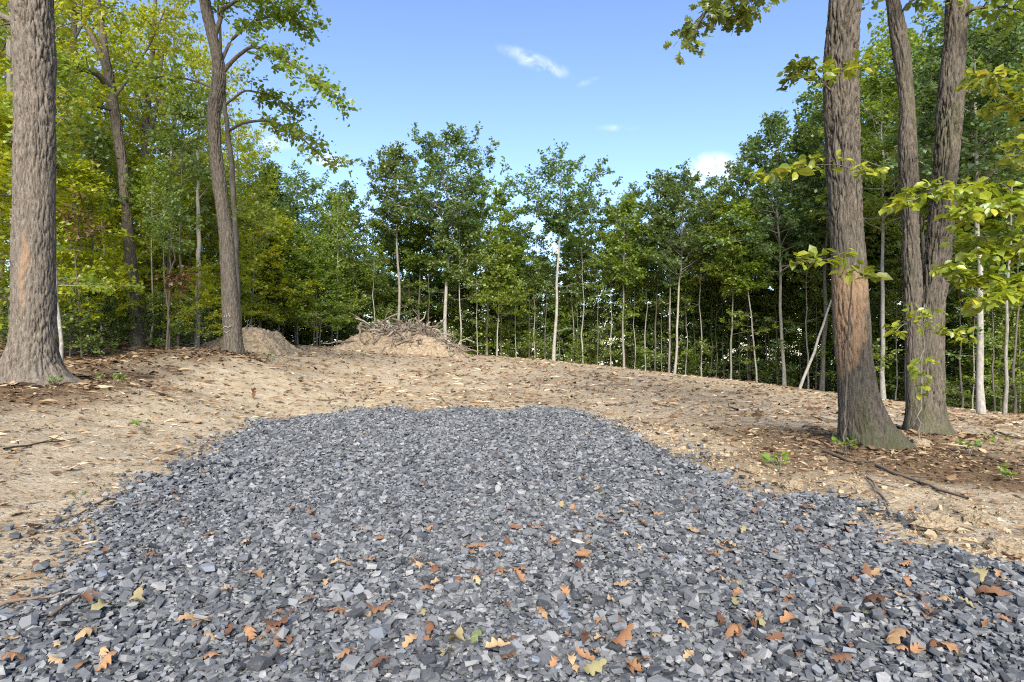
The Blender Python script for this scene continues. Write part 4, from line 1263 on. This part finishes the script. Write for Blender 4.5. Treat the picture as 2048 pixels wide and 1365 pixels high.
# ------------------------------------------------------------------ litter on the soil: chips, leaf scraps and twigs
rd = np.random.default_rng(21)
def curl_leaf(seed):
    r = random.Random(seed)
    n = 3
    V, F = [], []
    c = r.uniform(-.5, .7)
    for k in range(n):
        x = k / (n - 1)
        w = [.12, .36, .10][k] * r.uniform(.8, 1.2)
        V += [(x - .5, w, c * (x - .5) ** 2 + r.uniform(0, .25)), (x - .5, -w, c * (x - .5) ** 2 + r.uniform(0, .25))]
    for k in range(n - 1): F += [(2 * k, 2 * k + 1, 2 * k + 3), (2 * k, 2 * k + 3, 2 * k + 2)]
    return np.array(V), np.array(F)
def sliver(seed):
    r = random.Random(seed)
    w = r.uniform(.03, .09)
    b = r.uniform(-.15, .15)
    V = [(-.5, 0, 0), (b, -w, 0), (.5, 0, .01), (b, w, 0), (b, 0, w * 1.5)]
    F = [(0, 1, 4), (1, 2, 4), (2, 3, 4), (3, 0, 4)]
    return np.array(V), np.array(F)
SCRAPS = [curl_leaf(k) for k in range(7)] + [sliver(k) for k in range(7)]
n_ = 190000
yy = 2.0 * np.exp(rd.uniform(0, math.log(21), n_))
xx = rd.uniform(-1, 1, n_) * (yy * 1.05 + 2.0)
lit = litter_amount(xx, yy)
dens = .38 + .62 * lit + .35 * np.clip(fbm(xx * 1.1, yy * 1.1, 31.0, 4), 0, 1)
dens *= np.where((yy > 24) & (lit > .7), .5, 1)
okm = (rd.random(n_) < dens * .62) & (pad_sd(xx, yy) < -.02)
xx, yy, lit = xx[okm], yy[okm], lit[okm]
# litter gathered round the feet of the near trunks
for (bu, bd, rr_, nn_) in ((64, 10.0, .55, 1800), (1738, 8.0, .42, 2200), (1850, 9.6, .45, 1800), (468, 16.0, .3, 700)):
    a_, q_ = rd.uniform(0, 6.283, nn_), rr_ + rd.exponential(.30, nn_)
    xx = np.append(xx, (bu - 1024) / FPX * bd + np.cos(a_) * q_); yy = np.append(yy, bd + np.sin(a_) * q_); lit = np.append(lit, np.full(nn_, .9))
n_ = len(xx)
sz = np.clip(.052 * np.exp(rd.normal(0, .5, n_)) * np.clip(yy / 11, .45, 2.2), .010, .22)
pid = np.where(rd.random(n_) < .25 + .3 * lit, rd.integers(0, 7, n_), rd.integers(7, 14, n_))
sz = np.where(pid >= 7, sz * 1.9, sz)
rot = euler_mats(rd.normal(0, .25, n_), rd.normal(0, .18, n_), rd.uniform(0, 6.28, n_))
pos = np.stack([xx, yy, ground_z(xx, yy) + sz * .05 + .004], 1)
rn = np.clip(rd.beta(1.7, 1.5, n_) - .15 * lit, 0, 1)
dv, df, dr = place_protos(SCRAPS, pid, pos, rot, sz, rn)
deb = obj('litter', mk_mesh('litter', dv, df, {'rnd': dr}, False, M['debris']))
tag(deb, 'brown leaf scraps, bark chips and twigs strewn over the soil', 'litter', kind='stuff')

# fallen oak leaves, each one a thing
rl = np.random.default_rng(33)
def fallen(seed, mat):
    r = random.Random(seed)
    n, curl, ph = 19, r.choice((-.7, -.45, .25, .5, .8)) * r.uniform(.7, 1.2), r.uniform(0, 6.28)
    V, F = [], []
    for k in range(n):
        x = k / (n - 1)
        stalk = x < .13
        for sg in (1, 0, -1):
            env = .30 * math.sin(math.pi * min(1, max(0, (x - .1) / .92)) ** .85) ** .8
            lobe = .42 + .58 * (.5 + .5 * math.cos(2 * math.pi * (x * 4.1 + .09 * sg) + ph)) ** .8
            w = .012 if stalk else env * lobe * r.uniform(.85, 1.12)
            roll = 1.0 - .35 * abs(curl) * (w / .3)
            V.append((x + w * .30 * abs(sg), sg * w * roll, curl * abs(sg) * w * w * 3.2 + .06 * math.sin(x * 7 + ph) + r.uniform(-.012, .012)))
    for k in range(n - 1):
        a, b = 3 * k, 3 * k + 3
        F += [(a, a + 1, b + 1), (a, b + 1, b), (a + 1, a + 2, b + 2), (a + 1, b + 2, b + 1)]
    V, F = np.array(V), np.array(F)
    V[:, 1] *= r.uniform(.8, 1.15)
    V = V - np.array([.5, 0, 0])
    b = r.uniform(-.8, .7)
    V[:, 2] += b * V[:, 0] ** 2 + r.uniform(-.3, .3) * V[:, 0] * V[:, 1]
    V[:, 2] -= V[:, 2].min()
    return mk_mesh('fallen_leaf', V, F, None, True, M[mat])
LEAFM = [[fallen(40 + k, m) for k in range(10)] for m in ('fallen_rust', 'fallen_tan', 'fallen_olive')]
LOOSE = []
KEY = [(1800, 1312, .19, 'large pale tan oak leaf flat on the gravel near the bottom right corner'), (1165, 1130, .21, 'crumpled rusty oak leaf in the middle of the gravel, largest of its clump'), (1155, 1155, .15, 'curled rusty oak leaf lowest in the middle clump on the gravel'),
       (560, 1270, .17, 'curled orange brown oak leaf on the gravel at lower left of centre'), (505, 1170, .15, 'flat orange oak leaf on the gravel left of centre'), (200, 1245, .16, 'pale yellow oak leaf beside the stick at the lower left'), (270, 1225, .16, 'olive tan oak leaf touching the pale yellow one at lower left'),
       (915, 1300, .15, 'pale olive oak leaf at the bottom centre of the gravel'), (955, 1290, .13, 'upright tan curled leaf at the bottom centre beside the pale olive one'), (1000, 1310, .13, 'golden brown crumpled leaf at the bottom centre, right of the curled one'), (1240, 1310, .15, 'bright orange oak leaf near the bottom, right of centre'),
       (1755, 1240, .15, 'orange brown lobed leaf on the gravel at lower right'), (1990, 1232, .19, 'long orange oak leaf near the right end of the gravel'), (1580, 1280, .13, 'rust coloured lobed leaf lower right of the gravel middle'), (1450, 1115, .15, 'light tan oak leaf with a green one beside it on the gravel'), (505, 812, .26, 'upright brown curled leaf at the far left corner of the gravel'),
       (750, 1235, .15, 'orange leaf in the lower left middle of the gravel'), (1960, 1200, .17, 'yellow green lobed leaf near the right gravel border'), (1470, 1290, .13, 'dark orange leaf at the bottom right of centre')]
def leaf_at(x, y, s, label, group=None, upright=False):
    on = float(pad_sd(np.array([x]), np.array([y]))[0]) > 0
    z = float(pad_z(np.array([x]), np.array([y]))[0]) + rl.uniform(.02, .04) if on else gz1(x, y) + .008
    kc = int(rl.choice(3, p=[.62, .30, .08])) if group else (1 if any(w in label for w in ('pale', 'tan', 'golden')) else 0)
    if not group and any(w in label for w in ('olive', 'yellow')): kc = 2
    o = obj('fallen_leaf', LEAFM[kc][rl.integers(10)], None, (x, y, z + (s * .45 if upright else 0)), (rl.normal(0, .22), -1.3 if upright else rl.normal(0, .2), rl.uniform(0, 6.28)), (s, s, s))
    tag(o, label, 'leaf', group or 'fallen oak leaves')
    if group: LOOSE.append((o, kc, x, y, on))
for (u, v, s, lab) in KEY:
    d = CAM_H * FPX / (v - 682.5)
    leaf_at((u - 1024) / FPX * d, d, s, lab, None, 'upright brown' in lab)
cnt = 0
while cnt < 240:
    v = 815 + 550 * rl.random() ** .8
    u = rl.uniform(0, 2048)
    d = CAM_H * FPX / (v - 682.5)
    x = (u - 1024) / FPX * d
    s_ = float(pad_sd(np.array([x]), np.array([d]))[0])
    if s_ < .03: continue
    wgt = np.interp(u, [0, 500, 900, 1200, 1500, 2048], [.25, .35, .45, .7, 1, 1]) * (.35 + .9 * max(0, float(fbm(np.array([x]), np.array([d]), 3.0, 3)[0]) + .3)) * np.interp(v, [815, 950], [.5, 1])
    if rl.random() > wgt: continue
    leaf_at(x, d, rl.uniform(.06, .125), 'small fallen brown oak leaf lying loose on the grey gravel', 'small fallen leaves on the gravel')
    cnt += 1
cnt = 0
while cnt < 30:
    u, v = (rl.uniform(1300, 2048), rl.uniform(880, 1180)) if cnt % 3 else (rl.uniform(0, 330), rl.uniform(960, 1210))
    d = CAM_H * FPX / (v - 682.5)
    x = (u - 1024) / FPX * d
    if float(pad_sd(np.array([x]), np.array([d]))[0]) > -.05: continue
    leaf_at(x, d, rl.uniform(.07, .13), 'small fallen brown oak leaf on the bare soil beside the gravel', 'small fallen leaves on the soil')
    cnt += 1

zone = lambda t: ('soil beside the' if not t[4] else ('nearest' if t[3] < 3.4 else ('middle' if t[3] < 5.6 else 'farthest'))) + (' left' if t[2] < -.1 * t[3] else ' right')
for kc, cname in enumerate(('rusty', 'tan', 'olive')):
    for zn in sorted({zone(t) for t in LOOSE}):
        row = sorted([t for t in LOOSE if t[1] == kc and zone(t) == zn], key=lambda t: t[2] / t[3])
        for k, t in enumerate(row):
            o_ = 'only' if len(row) == 1 else ORD[k]
            tag(t[0], f'{o_} small {cname} fallen leaf from the left on the {zn} gravel')
# sticks on the ground
def stick(pts_uv, r, label, mat='branch_dark', lift=.015, twig=2, seed=1, zoff=0.0):
    Q = Plant(seed)
    P3 = []
    for (u, v) in pts_uv:
        d = CAM_H * FPX / (v - 682.5)
        for _ in range(6):      # walk to where this ray meets the ground
            x = (u - 1024) / FPX * d
            d += ((CAM_H - (v - 682.5) / FPX * d) - gz1(x, d)) * FPX / (v - 682.5) * .8
        x = (u - 1024) / FPX * d
        P3.append((x, d, gz1(x, d)))
    P3 = np.array(P3)
    tt = np.linspace(0, len(P3) - 1, 10)
    pth = np.stack([np.interp(tt, np.arange(len(P3)), P3[:, c]) for c in range(3)], 1)
    L = np.linalg.norm(P3[-1] - P3[0])
    pth[:, :2] += Q.rng.normal(0, .012 * L, (10, 2))
    pth[:, 2] = ground_z(pth[:, 0], pth[:, 1]) + r * .6 + lift * Q.rng.random(10) + zoff
    base = pth[0].copy()
    Q.tube(pth - base, np.linspace(r, r * .45, 10), 7)
    for k in range(twig):
        i = Q.rng.integers(3, 8)
        dv = norm(np.array([*(pth[-1] - pth[0])[:2], 0]) / L + np.array([*Q.rng.normal(0, .8, 2), Q.rng.uniform(.05, .35)]))
        Q.tube(np.array([pth[i] - base, pth[i] - base + dv * L * .12, pth[i] - base + dv * L * .24]), [r * .45, r * .35, r * .2], 5)
    o = obj('fallen_branch', Q.wood_mesh(M[mat]), None, base)
    tag(o, label, 'branch', 'sticks lying on the ground')


stick([(-40, 1248), (40, 1228), (123, 1214)], .013, 'grey brown stick lying across stones at the lower left edge', 'branch_dark', zoff=.05, seed=1)
stick([(98, 1262), (140, 1230), (160, 1216)], .011, 'shorter brown stick right of the one at the lower left edge', 'branch_dark', zoff=.05, twig=1, seed=2)
stick([(1741, 932), (1830, 962), (1931, 1003)], .022, 'long bent grey branch on the soil right of the scarred trunk', 'branch', seed=3)
stick([(1726, 960), (1765, 985), (1802, 1036)], .012, 'thin pale branch curving toward the gravel below the scarred trunk', 'branch', seed=4)
stick([(1835, 1012), (1885, 1035), (1915, 1060)], .014, 'dark stick on the lumpy soil below the long bent branch', seed=5)
stick([(1474, 823), (1532, 819)], .035, 'short broken brown log on the cleared field', 'branch', twig=0, seed=6)
stick([(1984, 862), (2080, 890)], .02, 'pale bare branch at the right edge of the field', 'branch', seed=7)
stick([(1900, 900), (2048, 935)], .016, 'dark branch right of the twin trunks on the field', seed=8)
stick([(1606, 858), (1640, 866)], .018, 'small curved stick just left of the scarred trunk base', seed=9, lift=.06)
stick([(760, 826), (835, 824), (920, 820)], .012, 'thin dark twig along the far edge of the gravel', seed=10)
stick([(1635, 1318), (1660, 1330), (1690, 1345)], .008, 'brown twig on gravel by the bottom right leaf', twig=0, seed=11, zoff=.045)
stick([(215, 1000), (130, 1052)], .009, 'crooked dark twig on the sandy left bank', seed=12)
stick([(10, 905), (70, 890), (150, 880)], .012, 'dark stick on the left bank below the thick oak', seed=13)
stick([(250, 792), (330, 800)], .016, 'dark stick in the litter right of the thick oak', seed=15)
stick([(640, 802), (700, 799)], .018, 'brown stick on the dirt track before the gravel', seed=16)
stick([(1210, 812), (1275, 806)], .018, 'dark stick on the field beyond the right gravel corner', seed=17)
stick([(1150, 775), (1250, 770)], .022, 'pale stick in the middle of the field', 'branch', seed=18)
stick([(1640, 905), (1700, 928), (1760, 925)], .025, 'dark root branch under the scarred trunk', seed=19)

# soil clods along the right berm
for k, (u, v, s, lab) in enumerate([(1868, 1085, .20, 'largest tan soil clod on the right berm above the gravel'), (1960, 1075, .16, 'tan soil clod right of the largest clod'), (1585, 985, .14, 'soil clod at the gravel edge left of the berm'), (1640, 925, .12, 'round ochre clod left of the scarred trunk base'),
                                    (1835, 885, .26, 'yellow ochre soil lump between the near trunks'), (1905, 1010, .12, 'small clod high on the right berm'), (1345, 905, .12, 'brown clod at the right gravel corner'), (1720, 1000, .11, 'small clod midway along the right berm'), (2010, 1130, .17, 'soil clod at the right end of the berm'), (1500, 955, .10, 'small soil clod near the middle of the right gravel edge')]):
    d = CAM_H * FPX / (v - 682.5)
    x = (u - 1024) / FPX * d
    bm = bmesh.new()
    bmesh.ops.create_icosphere(bm, subdivisions=4, radius=1)
    co = np.array([v_.co for v_ in bm.verts])
    dsp = 1 + .30 * fbm(co[:, 0] * 1.8 + k * 7, co[:, 1] * 1.8, co[:, 2] * 1.8, 3) + .10 * fbm(co[:, 0] * 7 + k, co[:, 1] * 7, co[:, 2] * 7, 2)
    for v_, f_ in zip(bm.verts, dsp): v_.co = v_.co * f_; v_.co.z *= .6; v_.co.x *= 1.2
    me = bpy.data.meshes.new('soil_clod'); bm.to_mesh(me); bm.free(); me.materials.append(M['clod'])
    s *= .55
    o = obj('soil_clod', me, None, (x, d, gz1(x, d) + s * .2), (0, 0, k), (s, s, s))
    tag(o, lab, 'clod', 'soil clods on the right berm')

nc = 2200
ty = rd.uniform(2.8, 10.5, nc)
tx = pad_edges(ty)[1] + .2 + rd.exponential(.55, nc)
cs_ = .014 * np.exp(rd.normal(0, .55, nc)) * np.where(rd.random(nc) < .05, 2.2, 1)
ok_ = (pad_sd(tx, ty) < -.03) & (cs_ < .12)
tx, ty, cs_ = tx[ok_], ty[ok_], np.clip(cs_[ok_], .008, .09)
nc = len(tx)
CL = [(v_ * np.array([1, 1.3, 3.2]), f_) for v_, f_ in STONES[:12]]
cv_, cf_, cr_ = place_protos(CL, rd.integers(0, 12, nc), np.stack([tx, ty, ground_z(tx, ty) + cs_ * .15], 1), euler_mats(*(rd.uniform(0, 6.28, (3, nc)))), cs_, rd.random(nc))
o = obj('crumbled_soil', mk_mesh('crumbled_soil', cv_, cf_, {'rnd': cr_}, False, M['clod']))
tag(o, 'loose crumbs of tan soil along the right edge of the gravel', 'soil', kind='stuff')

# green seedlings
def weed(u, v, s, label, seed, n=5):
    Q = Plant(seed)
    d = CAM_H * FPX / (v - 682.5)
    for _ in range(8):
        x = (u - 1024) / FPX * d
        d += ((CAM_H - (v - 682.5) / FPX * d) - gz1(x, d)) * FPX / (v - 682.5) * .8
    x = (u - 1024) / FPX * d
    for k in range(n):
        a = Q.rng.uniform(0, 6.28)
        e = np.array([math.cos(a) * s * .6, math.sin(a) * s * .6, s * Q.rng.uniform(.5, 1.0)])
        Q.tube(np.array([[0, 0, -.02], e * .5 + [0, 0, s * .15], e]), [.004, .003, .002], 4)
        Q.tw.append(np.array([[*(e * .7), *norm(e), s * .5]]))
    Q.leaves(4, s * .38, OVAL, .7)
    root = empty('seedling', (x, d, gz1(x, d)))
    obj('stem', Q.wood_mesh(M['bark_grey']), root)
    obj('foliage', Q.leaf_mesh(M['leaf_mid'], 'foliage'), root)
    tag(root, label, 'seedling', 'small green seedlings')


for k, (u, v, s, lab) in enumerate([(143, 738, .22, 'bright seedling at the right foot of the thick oak'), (228, 712, .22, 'seedling on the left bank in front of the forked trunk'), (405, 748, .25, 'largest seedling on the left bank before the crooked trunk'), (458, 750, .18, 'seedling below the crooked trunk'), (108, 800, .14, 'small seedling in the litter under the thick oak'),
                                    (197, 792, .12, 'tiny seedling on the bank right of the thick oak'), (288, 862, .16, 'seedling by the left corner of the gravel'), (1692, 912, .20, 'leafy green seedling at the foot of the scarred trunk'), (1560, 935, .20, 'green seedling on soil left of the scarred trunk'), (1940, 912, .18, 'yellow green seedling right of the twin trunks'),
                                    (2028, 965, .15, 'pale seedling at the right edge'), (1995, 893, .16, 'yellow seedling on the field at the right'), (540, 722, .2, 'seedling in front of the small dirt mound'), (600, 700, .3, 'grassy green tuft between the two mounds'), (158, 1000, .06, 'tiny sprout on the sandy left bank')]):
    weed(u, v, s, lab, 800 + k)
